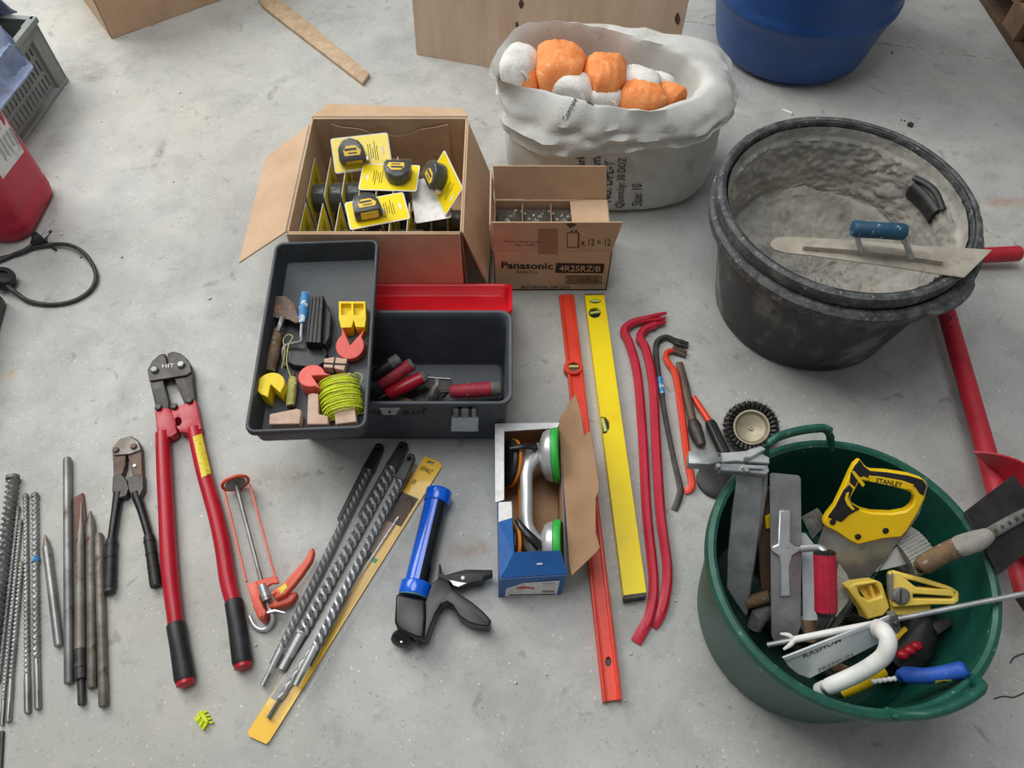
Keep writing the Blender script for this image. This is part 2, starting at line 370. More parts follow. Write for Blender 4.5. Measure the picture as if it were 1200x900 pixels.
def tag(o, label, cat, group=None):
    o['label'] = label; o['category'] = cat
    if group: o['group'] = group
    return o
def thing(name, label, cat, loc=(0, 0, 0), group=None):
    o = bpy.data.objects.new(name, None); COL.objects.link(o); o.empty_display_size = .05
    o.location = Vector(loc); ORG[o.name] = Vector(loc); return tag(o, label, cat, group)
def dup(root, M, label=None):
    """copy of a thing with its parts and sub-parts, placed by matrix M"""
    r = root.copy(); COL.objects.link(r); r.matrix_world = M
    if label: r['label'] = label
    for ch in list(root.children):
        c = ch.copy(); COL.objects.link(c); c.parent = r
        for g in list(ch.children):
            d = g.copy(); COL.objects.link(d); d.parent = c
    return r
def struct(o): o['kind'] = 'structure'; return o
def circ(cx, cy, r, n=14, ry=None): return [(cx + r * math.cos(2 * PI * k / n), cy + (ry or r) * math.sin(2 * PI * k / n)) for k in range(n)]
def textpx(mb, body, quad, surf, bold=0.0):
    """print on a surface: letters laid in a pixel quad (bottom-left, bottom-right, top-right, top-left) and carried onto surf(x, y)"""
    t = MB(); t.text(body, Matrix.Identity(4), 1.0, 1.0, bold)
    (x0, y0), (x1, y1), (x2, y2), (x3, y3) = quad
    P = []
    for v in t.v:
        u = v.x + .5; q = v.y + .5
        P.append(surf(lerp(lerp(x0, x1, u), lerp(x3, x2, u), q), lerp(lerp(y0, y1, u), lerp(y3, y2, u), q)))
    mb.add(P, t.f); return mb
def rr(w, d, r, n=4):
    out = []
    for cx, cy, a0 in ((w / 2 - r, d / 2 - r, 0), (-w / 2 + r, d / 2 - r, PI / 2), (-w / 2 + r, -d / 2 + r, PI), (w / 2 - r, -d / 2 + r, 1.5 * PI)):
        for k in range(n + 1):
            a = a0 + PI / 2 * k / n; out.append((cx + r * math.cos(a), cy + r * math.sin(a)))
    return out
def ring(w, d, r, z, n=4): return [Vector((x, y, z)) for x, y in rr(w, d, r, n)]
from mathutils.bvhtree import BVHTree
def on_mesh(objs, lift=.0008):
    """surface function: where the line of sight through a pixel meets the given objects' meshes (world space = local + origin)"""
    vs = []; fs = []
    for o in objs:
        n = len(vs); org = ORG[o.name]; vs += [v.co + org for v in o.data.vertices]; fs += [tuple(i + n for i in p.vertices) for p in o.data.polygons]
    B = BVHTree.FromPolygons(vs, fs)
    def f(x, y, d=0):
        v = ray(x, y).normalized(); h = B.ray_cast(CP, v)
        if h[0] is None: h = B.find_nearest(CP + v * 2)
        n = h[1] if h[1].dot(v) < 0 else -h[1]
        return h[0] + n * (lift + d)
    return f

# ------------------------------------------------------------------ setting
fl = MB(); fl.add([(-4, -2, 0), (4, -2, 0), (4, 6, 0), (-4, 6, 0)], [(0, 1, 2, 3)])
o = fl.build('floor', 'floor', smooth=0, local=True); struct(o)
mb = MB(); P = [G(x, y, 0) for x, y in ((640, 6), (800, 25), (915, 36), (1030, 50), (1110, 62), (1193, 73), (1330, 92))]
for i in range(len(P) - 1):
    n_ = 7
    for k in range(n_):
        a = lerp(P[i], P[i + 1], k / n_); b = lerp(P[i], P[i + 1], (k + 1) / n_ + .01); wv = .0022 + .0016 * nz(a, 30)
        mb.box((a + b) / 2 + Vector((0, .003 * nz(a, 17, 3), .0002)), ((b - a).length, 2 * wv, .0012), frame((0, 0, 0), b - a))
struct(mb.build('trim_1', 'joint_filler', smooth=0))

# ------------------------------------------------------------------ cardboard box in the far corner
A = G(131, 46); ux = (G(255, 2) - A).normalized(); uy = Vector((-ux.y, ux.x, 0))
t = thing('cardboard_box', 'closed brown cardboard box standing beside the grey crate', 'box', A + ux * .3 + uy * .2)
bw, bd, bh = .62, .42, .36
def bp(x, y, z): return A + ux * x + uy * y + Vector((0, 0, z))
for nm, q in (('side_panel', ((0, 0), (bw, 0))), ('side_panel', ((bw, 0), (bw, bd))), ('side_panel', ((bw, bd), (0, bd))), ('side_panel', ((0, bd), (0, 0)))):
    a, b = q; MB().panel(bp(*a, 0), bp(*b, 0), bp(*b, bh), bp(*a, bh), -.005).build(nm, 'cardboard', t, .0015, 1)
for y0, y1 in ((.002, bd / 2 - .001), (bd / 2 + .001, bd - .002)):
    MB().panel(bp(.002, y0, bh), bp(bw - .002, y0, bh), bp(bw - .002, y1, bh), bp(.002, y1, bh), .005).build('top_flap', 'cardboard', t, .001, 1)
MB().panel(bp(.15, bd / 2 - .025, bh + .0055), bp(bw, bd / 2 - .025, bh + .0055), bp(bw, bd / 2 + .025, bh + .0055), bp(.15, bd / 2 + .025, bh + .0055), .0004).build('packing_tape', 'cardboard_worn', t)
MB().panel(bp(.005, .005, .001), bp(bw - .005, .005, .001), bp(bw - .005, bd - .005, .001), bp(.005, bd - .005, .001), .005).build('base_panel', 'cardboard', t)

# ------------------------------------------------------------------ grey slotted crate with denim on top
A = G(80.7, 94); uf = (G(60, 123) - A).normalized(); us = Vector((-uf.y, uf.x, 0))   # uf along the slotted face, us outward
if us.dot(Vector((1, -1, 0))) < 0: us = -us
CL, CW, CH = .40, .30, .215
t = thing('plastic_crate', 'grey slotted plastic crate with folded cloth in it, behind the red canister', 'crate', A + uf * CL / 2 - us * CW / 2)
def cp(a, b, z): return A + uf * a - us * b + Vector((0, 0, z))
face = []
def rect(a0, a1, z0, z1, b=0.012): return [cp(a0, b, z0), cp(a1, b, z0), cp(a1, b, z1), cp(a0, b, z1)]
holes = []
for row, (z0, z1) in enumerate(((.028, .068), (.08, .12), (.132, .158))):
    for k in range(13):
        a0 = .068 + k * .0205
        if row == 2 and 3 <= k <= 9: continue
        holes.append(rect(a0, a0 + .0105, z0, z1))
holes.append(rect(.132, .262, .132, .158))
mb = MB(); mb.prism(rect(.05, CL - .05, .012, .168), -us * .005, holes); mb.build('slotted_wall', 'crate_grey', t, smooth=0)
for a0, a1 in ((0, .052), (CL - .052, CL)):
    MB().box(cp((a0 + a1) / 2, .01, CH / 2), (a1 - a0, .02, CH), frame((0, 0, 0), uf)).build('corner_post', 'crate_grey', t, .003, 2)
mb = MB()
mb.box(cp(CL / 2, CW - .008, CH / 2), (CL, .012, CH), frame((0, 0, 0), uf)); mb.box(cp(CL - .008, CW / 2, CH / 2), (.012, CW, CH), frame((0, 0, 0), uf)); mb.box(cp(.008, CW / 2, CH / 2), (.012, CW, CH), frame((0, 0, 0), uf))
mb.build('wall', 'crate_grey', t, .002, 1)
MB().box(cp(CL / 2, CW / 2, .008), (CL - .01, CW - .01, .012), frame((0, 0, 0), uf)).build('base', 'crate_grey', t)
mb = MB()
for a0, a1, b0, b1 in ((-.006, CL + .006, -.006, .014), (-.006, CL + .006, CW - .014, CW + .006), (-.006, .014, 0, CW), (CL - .014, CL + .006, 0, CW)):
    mb.box(cp((a0 + a1) / 2, (b0 + b1) / 2, CH - .008), (a1 - a0, b1 - b0, .018), frame((0, 0, 0), uf))
mb.box(cp(CL / 2, .008, .185), (CL, .012, .03), frame((0, 0, 0), uf))
mb.build('rim', 'crate_grey', t, .003, 2)
mb = MB(); mb.box(cp(CL / 2, .004, .006), (CL, .014, .014), frame((0, 0, 0), uf))
for a in (.053, CL - .053): mb.box(cp(a, .006, .09), (.006, .016, .17), frame((0, 0, 0), uf))
mb.build('rib', 'crate_grey', t, .002, 1)
def cloth(u, v):
    a = lerp(-.035, .36, u); f_ = min(1, max(0, (a - .07) / .1)); f_ = f_ * f_ * (3 - 2 * f_); b = lerp(lerp(.075, -.05, f_), .27, v)
    z = CH + .035 + .03 * nz((a * 9, b * 9, 0), 1, 4) + .012 * math.sin(a * 60 + 5 * nz((a, b, 0), 6)) + .02 * math.sin(b * 30)
    edge = max(0, .0 - a) * 2.2 + max(0, .012 - b) * (2.0 + 1.6 * nz((a * 12, 0, 0), 1, 2))
    return cp(a, b + .01 * nz((a * 20, 1, 0)), max(z - edge * .9, CH + .012 if (a > -.014 and b > -.014) else CH - .05))
tag(MB().grid(cloth, 44, 40, .006).build('folded_cloth', 'denim'), 'crumpled pale blue denim cloth heaped in the grey crate', 'cloth')

# ------------------------------------------------------------------ red canister
A = G(66, 220); B = G(32, 285); uf = (B - A).normalized(); un = Vector((-uf.y, uf.x, 0))
if un.x < 0: un = -un
L_, W_ = .235, .26
cc = (A + B) / 2 - un * (W_ / 2 - .012) - uf * .0
t = thing('red_canister', 'red plastic canister with a white paper label beside the black cable', 'canister', cc)
M = frame(cc, un); M.translation = cc
mb = MB(M); prof = [(.90, 0.0), (.97, .012), (1.0, .035), (1.0, .06), (.985, .066), (.985, .075), (1.0, .083), (1.0, .30), (.985, .34), (.9, .375), (.75, .39)]
mb.rings([ring(W_ * k, L_ * k, .055 * k, z, 6) for k, z in prof]); body = mb.build('body', 'can_red', t)
mb = MB(M); mb.lathe([(.032, .385), (.034, .39), (.034, .42), (.03, .425), (0, .425)], 24, c=(-.02, .04, 0)); mb.build('cap', 'white_plastic', t)
mb = MB(M); mb.tube(catmull([(-.1, -.07, .38), (-.09, -.06, .42), (0, -.04, .435), (.08, -.04, .42), (.09, -.045, .38)], 4), .013, 10); mb.build('handle', 'can_red', t)
surf = on_mesh([body], .001)
mb = MB(); q = [(7, 108), (37.5, 165), (3, 210), (-34, 150)]
def quadpt(q, u, v): return (lerp(lerp(q[0][0], q[1][0], u), lerp(q[3][0], q[2][0], u), v), lerp(lerp(q[0][1], q[1][1], u), lerp(q[3][1], q[2][1], u), v))
mb.grid(lambda u, v: surf(*quadpt(q, u, v)), 8, 8); lb = mb.build('paper_label', 'paper_white', t)
mb = MB()
for k in range(9):
    v0 = .08 + k * .1
    for u0, u1 in ((.06, .44), (.5, .93)):
        if random.random() < .15: continue
        for r_ in range(3):
            vv = v0 + r_ * .024; u2 = lerp(u0, u1, random.uniform(.6, 1))
            mb.add([surf(*quadpt(q, a, b), .0006) for a, b in ((u0, vv), (u2, vv), (u2, vv + .011), (u0, vv + .011))], [(0, 1, 2, 3)])
mb.build('label_print', 'print_grey', lb, smooth=0)

# ------------------------------------------------------------------ black mains cable with plug and coupling
t = thing('mains_cable', 'black mains cable looping over the floor below the red canister', 'cable', G(60, 320))
pts = [G(-60, 318, .010), G(-20, 311, .009), G(0, 305, .008), G(30, 293, .008), G(55, 287, .01), G(80, 287, .014), G(98, 296, .016), G(110, 313, .014), G(112, 328, .010), G(104, 342, .007), G(85, 353, .006), G(60, 357, .006), G(35, 353, .010), G(20, 344, .018), G(10, 336, .024), G(3, 331, .026)]
MB().tube(catmull(pts, 6), .0055, 10).build('cord', 'cable_black', t)
MB().tube(catmull([G(38, 287, .014), G(27, 294, .012), G(8, 301, .006), G(-20, 306, .006), G(-60, 312, .006)], 5), .0055, 10).build('cord', 'cable_black', t)
MB().tube(catmull([G(60, 270, .004), G(54, 277, .004), G(56, 286, .004), G(66, 293, .004)], 5), .003, 8).build('cord', 'cable_black', t)
a = G(38, 287, .014); b = G(49, 277, .022)
mb = MB(); mb.tube([a, lerp(a, b, .35), lerp(a, b, .55), lerp(a, b, .95), b], [.008, .013, .02, .021, .018], 14); pl = mb.build('plug', 'rubber_black', t)
d = (b - a).normalized(); s_ = d.cross(Vector((0, 0, 1))).normalized()
for k in (-1, 1): MB().tube([b + s_ * .0085 * k - d * .004, b + s_ * .0085 * k + d * .019], .0024, 8).build('pin', 'steel_bright', pl)
a = G(13, 347, .035); b = G(0, 331, .03)
MB().lathe([(0, 0), (.026, 0), (.03, .006), (.03, .028), (.024, .036), (.012, .037), (.012, .03), (0, .03)], 24, Matrix.Rotation(.5, 4, 'Y'), G(3, 331, .012)).build('coupling', 'rubber_black', t)

# ------------------------------------------------------------------ dark tool case at the edge of the frame
A = G(11, 351, .0); B = G(-2, 400, .0); uf = (B - A).normalized(); un = Vector((uf.y, -uf.x, 0))
if un.x > 0: un = -un
cc = A + uf * .2 + un * .15
t = thing('tool_case', 'dark grey plastic tool case beside the black cable', 'case', cc)
M = frame(cc, uf); M.translation = cc
MB(M).rings([ring(.40 * k, .30 * k, .025, z, 4) for k, z in ((.96, 0), (1, .01), (1, .04), (.985, .045))]).build('base_shell', 'toolbox_grey', t)
MB(M).rings([ring(.40 * k, .30 * k, .025, z, 4) for k, z in ((.985, .047), (1, .05), (1, .075), (.95, .09))]).build('lid', 'iron_dark', t)
MB(M).box((.03, -.148 if (M @ Vector((0, -1, 0))).x > cc.x else .148, .045), (.05, .012, .04)).build('latch', 'plastic_black', t, .003)

# ------------------------------------------------------------------ wooden lath and plywood board
mb = MB(); mb.slab([(296, -14), (310, -18), (433, 86), (425, 97), (318, 15), (306, 5)], .014, .0)
t = tag(mb.build('wooden_lath', 'wood_pale', None, .002, 1), 'thin bare wooden lath lying on the floor near the plywood', 'lath')
A = G(488, 64); B = G(783, 117); ub = (B - A).normalized(); un = Vector((-ub.y, ub.x, 0)); lean = un * .05 + Vector((0, 0, .62))
t = thing('plywood_board', 'pale plywood board standing on edge behind the woven sack', 'board', (A + B) / 2)
MB().panel(A, B, B + lean, A + lean, -.015).build('panel', 'plywood', t, .001, 1)
M = (A + B) / 2
for (x, y, rx, ry) in ((794, 22, 3, 7), (611, 5, 3, 6), (606, 30, 2, 5)):
    pl_ = plane(A, B, A + lean); MB().prism([pl_(x + rx * math.cos(k * PI / 5) * random.uniform(.7, 1.2), y + ry * math.sin(k * PI / 5) * random.uniform(.8, 1.1)) - un * .0012 for k in range(10)], un * .001).build('knot', 'wood_dark', t)

# ------------------------------------------------------------------ blue drum
c = Vector((.93, 2.372, 0))
t = thing('blue_drum', 'large blue plastic drum standing behind the black tubs', 'drum', c)
prof = [(0, 0.0), (.205, 0), (.228, .006), (.243, .022), (.252, .05), (.262, .1), (.276, .16), (.284, .19), (.292, .2), (.294, .215), (.288, .228), (.287, .24), (.29, .45), (.287, .62), (.294, .64), (.292, .66), (.28, .68), (.265, .8), (.24, .88), (.22, .9), (0, .9)]
MB().lathe(prof, 64, c=c).build('body', 'drum_blue', t)
MB().lathe([(.03, .9), (.034, .9), (.034, .918), (0, .918)], 20, c=c + Vector((.12, 0, 0))).build('bung', 'plastic_black', t)

# ------------------------------------------------------------------ wooden pallet corner
A = G(1148, 2); B = G(1202, 85); uf = (B - A).normalized(); un = Vector((-uf.y, uf.x, 0))
if un.x < 0: un = -un
A2 = A - uf * .18
t = thing('wooden_pallet', 'dirty brown wooden pallet at the floor edge beyond the blue drum', 'pallet', A2 + uf * .4 + un * .3)
def wp(a, b, z): return A2 + uf * a + un * b + Vector((0, 0, z))
R = frame((0, 0, 0), uf)
for b in (.05, .25, .45): MB().box(wp(.4, b, .011), (.8, .1, .022), R).build('bottom_board', 'wood_dark', t, .002, 1)
for b in (.05, .25, .45):
    MB().box(wp(.4, b, .105), (.8, .1, .02), R).build('stringer_board', 'wood_brown', t, .002, 1)
    for a in (.05, .4, .75): MB().box(wp(a, b, .059), (.1, .1, .074), R).build('block', 'wood_brown', t, .002, 1)
for k in range(6): MB().box(wp(.05 + k * .14, .25, .125), (.1, .5, .02), R).build('deck_board', 'wood_dark' if k % 2 else 'wood_brown', t, .002, 1)

# ------------------------------------------------------------------ woven sack of gloves
SCX, SCY = .272, 1.752
def sack_pt(a, k, z, infl=0.0, w=1.0):
    ca, sa = math.cos(a), math.sin(a); n = 2.7
    r = (abs(ca / .292) ** n + abs(sa / .182) ** n) ** (-1 / n)
    p = Vector((SCX + r * ca * k, SCY + r * sa * k, z)); d = Vector((ca, sa, 0))
    wr = .010 * nz((ca * 2.2, sa * 2.2, z * 5), 1.3, 2) + .006 * nz((ca * 5, sa * 5, z * 11), 1.5, 5) + .0035 * nz((ca * 3, sa * 3, z * 34), 2, 9)
    return p + d * (infl + wr * w)
NA = 120
def sack_ring(k, z, infl=0.0, zf=None, w=1.0): return [sack_pt(2 * PI * i / NA, k, z if zf is None else zf(2 * PI * i / NA), infl, w) for i in range(NA)]
t = thing('woven_sack', 'white woven plastic sack with rolled rim, full of orange gloves', 'sack', (SCX, SCY, 0))
mb = MB(); rs = []
for k, z in ((.02, .004), (.6, .004), (.88, .0035), (.95, .012), (.985, .035), (1.0, .08), (1.01, .13), (1.0, .18), (.985, .22), (.975, .26), (.955, .30), (.93, .30), (.90, .26), (.5, .25), (.02, .25)):
    rs.append(sack_ring(k, z, 0, w=min(1, z * 8 + .15)))
for R_ in rs:
    for q in R_: q.z = max(q.z, 0.001)
mb.rings(rs); sbody = mb.build('sack_body', 'sack', t, smooth=60)
# the rolled-over mouth, gathered in towards the gloves
rimpx = [(813, 112, .335), (828, 92, .34), (800, 62, .365), (740, 41, .38), (680, 28, .385), (618, 27, .385), (588, 52, .375), (573, 84, .37), (592, 97, .36), (640, 106, .355), (700, 122, .35), (765, 128, .345)]
R0 = [G(*p) for p in rimpx]; R0 = catmull(R0 + R0[:2], 10)[5:-5]; 
cum = [0.0]
for i in range(1, len(R0)): cum.append(cum[-1] + (R0[i] - R0[i - 1]).length)
rimP = []
for i in range(NA):
    d = cum[-1] * i / NA; k = max(j_ for j_ in range(len(cum)) if cum[j_] <= d); k = min(k, len(R0) - 2)
    rimP.append(lerp(R0[k], R0[k + 1], (d - cum[k]) / max(1e-6, cum[k + 1] - cum[k])) + Vector((0, 0, .006 * nz((i * .35, 0, 0), 1, 2))))
def lowz(a): return .235 + .03 * math.cos(a - .3) + .02 * nz((math.cos(a) * 2.4, math.sin(a) * 2.4, 0), 1, 12)
mb = MB(); rs = []; ctr = Vector((SCX, SCY, 0))
NF = ((0, .002), (0, .016), (.1, .022), (.22, .016), (.32, .026), (.42, .022), (.5, .014), (.62, .02), (.72, .012))
for f, infl in NF:
    R_ = []
    for i in range(NA):
        rp = rimP[i]; a = math.atan2(rp.y - SCY, rp.x - SCX); z = lerp(lowz(a), rp.z, f)
        wr = .016 * nz((f * 3.2, math.cos(a) * 1.6, math.sin(a) * 1.6), 2, 3) + .009 * nz((f * 9 + math.cos(a) * 2, math.sin(a) * 3, 0), 2, 8)
        p_ = sack_pt(a, .985 - .03 * max(0, f - .3), z, infl + (wr if f > .05 else 0), 1.2)
        if f > .5: p_ = lerp(p_, Vector((rp.x, rp.y, z)), (f - .5) * 1.1)
        R_.append(p_)
    rs.append(R_)
rs.append([lerp(rs[-1][i], rimP[i], .6) + Vector((0, 0, .012)) for i in range(NA)])
rs.append([p.copy() for p in rimP])
for kk, dz in ((.955, -.012), (.93, -.045), (.9, -.09)): rs.append([Vector((SCX, SCY + .02, 0)) + (Vector((p.x, p.y, 0)) - Vector((SCX, SCY + .02, 0))) * kk + Vector((.006 * nz(p, 20, 5), .006 * nz(p, 20, 9), p.z + dz)) for p in rimP])
mb.rings(rs, cap=False); cuff = mb.build('rolled_rim', 'sack', t, smooth=60)
surf = on_mesh([sbody], .0045); surf_c = on_mesh([cuff], .002)
def vert_text(mb, s_, x, y0, y1, wd): textpx(mb, s_, [(x + wd / 2, y0), (x + wd / 2 + (0 if abs(y0 - y1) < 40 else 4), y1), (x - wd / 2 + (0 if abs(y0 - y1) < 40 else 4), y1), (x - wd / 2, y0)], surf, .012)
for s_, x, y0, y1, wd in (('Quantity: 30 DOZ', 727, 242, 184, 13), ('Size: 10', 746, 240, 214, 12), ('No: DPL-Y', 710, 236, 187, 12), ('Number', 698, 202, 170, 11), ('Dark Y', 680, 200, 172, 10)):
    mb = MB(); vert_text(mb, s_, x, y0, y1, wd); mb.build('printed_text', 'ink', sbody, smooth=0, flip=False)
for s_, q in (('Company', [(667, 142), (679, 117), (671, 113), (658, 140)]), ('17', [(695, 124), (699, 116), (690, 112), (687, 120)])):
    mb = MB(); textpx(mb, s_, q, surf_c, .01); mb.build('printed_text', 'ink', cuff, smooth=0, flip=False)
# gloves: soft folded bundles, orange coated palm + white knitted cuff; they press flat where they meet each other and the sack
LUMPS = []; GLOVES = []
def glove(label, palm, cuffc, wiggle):
    g_ = len(GLOVES); GLOVES.append((label, palm, cuffc, wiggle))
    for (x, y, z, a, b, h, rz) in (palm, cuffc): LUMPS.append((g_, G(x, y, z) - Vector((0, 0, h * .5)), Vector((a, b, h)), rotz(rz).to_3x3()))
def extent(l, n):
    d_ = l[3].inverted() @ n; return math.sqrt(sum((d_[k] * l[2][k]) ** 2 for k in range(3)))
SC2 = Vector((SCX, SCY + .02, 0)); RIMA = sorted((math.atan2(p_.y - SC2.y, p_.x - SC2.x), math.hypot(p_.x - SC2.x, p_.y - SC2.y), p_.z) for p_ in rimP)
def press(v, g_, me):
    for l in LUMPS:
        if l[0] == g_: continue
        n = (l[1] - me[1]); dist = n.length; n = n / dist; ra = extent(me, n); rb = extent(l, n)
        if ra + rb < dist: continue
        m = me[1] + n * dist * ra / (ra + rb); k = (v - m).dot(n)
        if k > .0008: v = v - n * (k - .0008)
    a_ = math.atan2(v.y - SC2.y, v.x - SC2.x); r_, z_ = min(((abs(a_ - q_[0]), q_[1], q_[2]) for q_ in RIMA))[1:]
    if v.z < z_ + .012:
        lim = r_ * (.945 - .045 * min(1, max(0, (z_ - v.z) / .09))) - .007; d_ = Vector((v.x - SC2.x, v.y - SC2.y, 0))
        if d_.length > lim: d_ = d_.normalized() * lim; v = Vector((SC2.x + d_.x, SC2.y + d_.y, v.z))
    if v.z < .32:
        a_ = math.atan2(v.y - SCY, v.x - SCX); e_ = sack_pt(a_, .875, v.z, 0, 0); lim = math.hypot(e_.x - SCX, e_.y - SCY) - .012; d_ = Vector((v.x - SCX, v.y - SCY, 0))
        if d_.length > lim: d_ = d_.normalized() * lim; v = Vector((SCX + d_.x, SCY + d_.y, v.z))
    v.z = max(v.z, .263); return v
def build_glove(g_):
    label, palm, cuffc, wiggle = GLOVES[g_]
    t = thing('work_glove', label, 'glove', G(palm[0], palm[1], .263), 'gloves in the woven sack')
    def fold(seed, amp, rz, wl, me):
        ux = Vector((math.cos(rz), math.sin(rz), 0))
        return lambda p: press(p + Vector((0, 0, amp * .3 * abs(math.sin(p.dot(ux) * PI / wl + seed + 2 * nz(p, 9, seed))) + amp * .7 * nz(p, 12, seed))) + Vector((nz(p, 13, seed + 3), nz(p, 13, seed + 5), 0)) * amp, g_, me)
    (x, y, z, a, b, h, rz) = palm; MB().ell(G(x, y, z) - Vector((0, 0, h * .5)), (a, b, h), 44, 22, rotz(rz), fold(wiggle, .011, rz, .024, LUMPS[2 * g_]), .72).build('palm', 'glove_orange', t, smooth=80)
    (x, y, z, a, b, h, rz) = cuffc; cf = MB().ell(G(x, y, z) - Vector((0, 0, h * .5)), (a, b, h), 40, 20, rotz(rz), fold(wiggle + 2, .006, rz, .011, LUMPS[2 * g_ + 1]), .72).build('knit_cuff', 'glove_white', t, smooth=80)
    hc = G(x, y, z) + Vector((0, -b * .72, -h * .12)); R_ = rotz(rz)
    MB().tube([press(hc + R_.to_3x3() @ Vector((a * .55 * math.cos(k * PI / 10), -.006 * math.cos(k * PI / 10), h * .30 * math.sin(k * PI / 10))), g_, LUMPS[2 * g_ + 1]) for k in range(20)], .003, 8, closed=True, up=(0, 1, .3)).build('cuff_hem', 'glove_white', cf)
glove('orange work glove mostly hidden under its white cuff, beside the tall orange bundle', (612, 91, .335, .055, .045, .06, -.5), (607, 72, .365, .05, .068, .06, -.35), 1)
glove('orange coated glove bundle standing tall over a curled white cuff', (657, 74, .365, .072, .085, .075, .05), (670, 98, .35, .062, .045, .05, -.45), 4)
glove('orange glove between the tall glove bundle and the dusty one', (708, 84, .36, .062, .08, .065, -.15), (710, 112, .335, .045, .03, .045, -.2), 7)
glove('orange glove with a dirty off-white cuff under the sack fold', (752, 114, .33, .08, .05, .06, -.2), (750, 94, .34, .062, .045, .055, -.45), 10)
glove('pinkish orange glove squeezed into the pinched corner of the sack', (783, 109, .325, .046, .036, .05, -.5), (775, 97, .325, .046, .03, .05, -.5), 13)
for g_ in range(len(GLOVES)): build_glove(g_)
# ------------------------------------------------------------------ two nested black mortar tubs
def tub_profile(s, z0, rim):
    return [(0, z0), (.205 * s, z0), (.222 * s, z0 + .008), (.268 * s, z0 + .255), (.274 * s, z0 + .275), (rim - .006, z0 + .282), (rim, z0 + .290), (rim, z0 + .304), (rim - .005, z0 + .311), (rim - .016, z0 + .312),
            (.272 * s, z0 + .302), (.262 * s, z0 + .25), (.217 * s, z0 + .012), (.2 * s, z0 + .006), (0, z0 + .006)]
oc = Vector((.748, 1.261, 0)); ic = Vector((.743, 1.268, 0))
def lug(mb, c, z, rim, angs, s=1):
    for a0 in angs:
        pts = []; 
        for k in range(13):
            f = k / 12; a = a0 + (f - .5) * .52; e = math.sin(PI * f) ** .5
            pts.append(c + Vector((math.cos(a), math.sin(a), 0)) * (rim - .004 + .012 * e) + Vector((0, 0, z + .302)))
        mb.tube(pts, (.009, .006), 10)
    return mb
t = thing('mortar_tub', 'outer black mortar tub standing on the floor, another tub nested inside it', 'tub', oc)
MB().lathe(tub_profile(1.0, 0, .296), 88, c=oc).build('shell', 'tub_black', t)
MB().lathe([(.277, .278), (.299, .284), (.3, .306), (.292, .314), (.278, .314), (.277, .30)], 88, c=oc, closed=True).build('rim', 'tub_rim', t)
for a0 in (-.95, 2.2): lug(MB(), oc, 0, .297, (a0,)).build('grip', 'tub_rim', t)
t = thing('mortar_tub', 'inner black tub caked with dried grey mortar, with a pool float across its rim', 'tub', ic + Vector((0, 0, .036)))
MB().lathe(tub_profile(.975, .036, .284), 88, c=ic).build('shell', 'tub_black', t)
MB().lathe([(.268, .312), (.285, .318), (.288, .332), (.285, .346), (.276, .3495), (.266, .346), (.263, .33)], 88, c=ic, closed=True, fn=lambda q, a: q * (1 + .004 * nz((math.cos(a) * 5, math.sin(a) * 5, 0), 2))).build('rim', 'tub_rim', t)
def lin_r(z): return .975 * (.217 + (.262 - .217) * (z - .048) / .238)
def crust(q, a):
    r = math.hypot(q.x, q.y); d = Vector((math.cos(a), math.sin(a), 0)); p = Vector((q.x, q.y, q.z))
    n1 = .7 * abs(nz(p, 11, 1)) + .7 * abs(nz(p, 34, 4)) + .7 * abs(nz(p, 80, 6)) + .5 * max(0, nz(p, 120, 2))
    f = min(1, max(0, (q.z - .135) / .06)); f = f * f * (3 - 2 * f)
    return Vector((0, 0, q.z + (1 - f) * (.016 * n1 + .03 * nz(p, 9, 8) + .012 * nz(p, 22, 3)))) + d * (r - f * (.003 + .011 * n1 * (1 if q.z < .31 else .2)))
prof = [(lin_r(z) - .001, z) for z in [.336, .325, .31, .295, .28, .262, .245, .228, .21, .195, .18, .17, .16]] + [(.215, .150), (.205, .138), (.19, .126), (.17, .116), (.15, .11), (.13, .106), (.11, .103), (.09, .1), (.07, .1), (.05, .1), (.03, .1), (.012, .1), (.0, .1)]
MB().lathe(interp([Vector(q) for q in prof], 90), 240, c=ic, fn=crust, cap=False).build('mortar_crust', 'mortar', t, smooth=60)
# lifting grip recess high on the right of the inner wall
a0 = .32; mb = MB(); pts = []
for k in range(11):
    f = k / 10; a = a0 + (f - .5) * .46; pts.append(ic + Vector((math.cos(a), math.sin(a), 0)) * (.243) + Vector((0, 0, .294 + .012 * math.sin(PI * f))))
mb.tube(pts, [(.008, .007)] * 11, 10); mb.build('grip', 'tub_black', t)
mb = MB(); pts = [ic + Vector((math.cos(a0 + (k / 10 - .5) * .4), math.sin(a0 + (k / 10 - .5) * .4), 0)) * .240 + Vector((0, 0, .266)) for k in range(11)]
mb.tube(pts, [(.012, .024)] * 11, 12); mb.build('grip_recess', 'rubber_black', t)

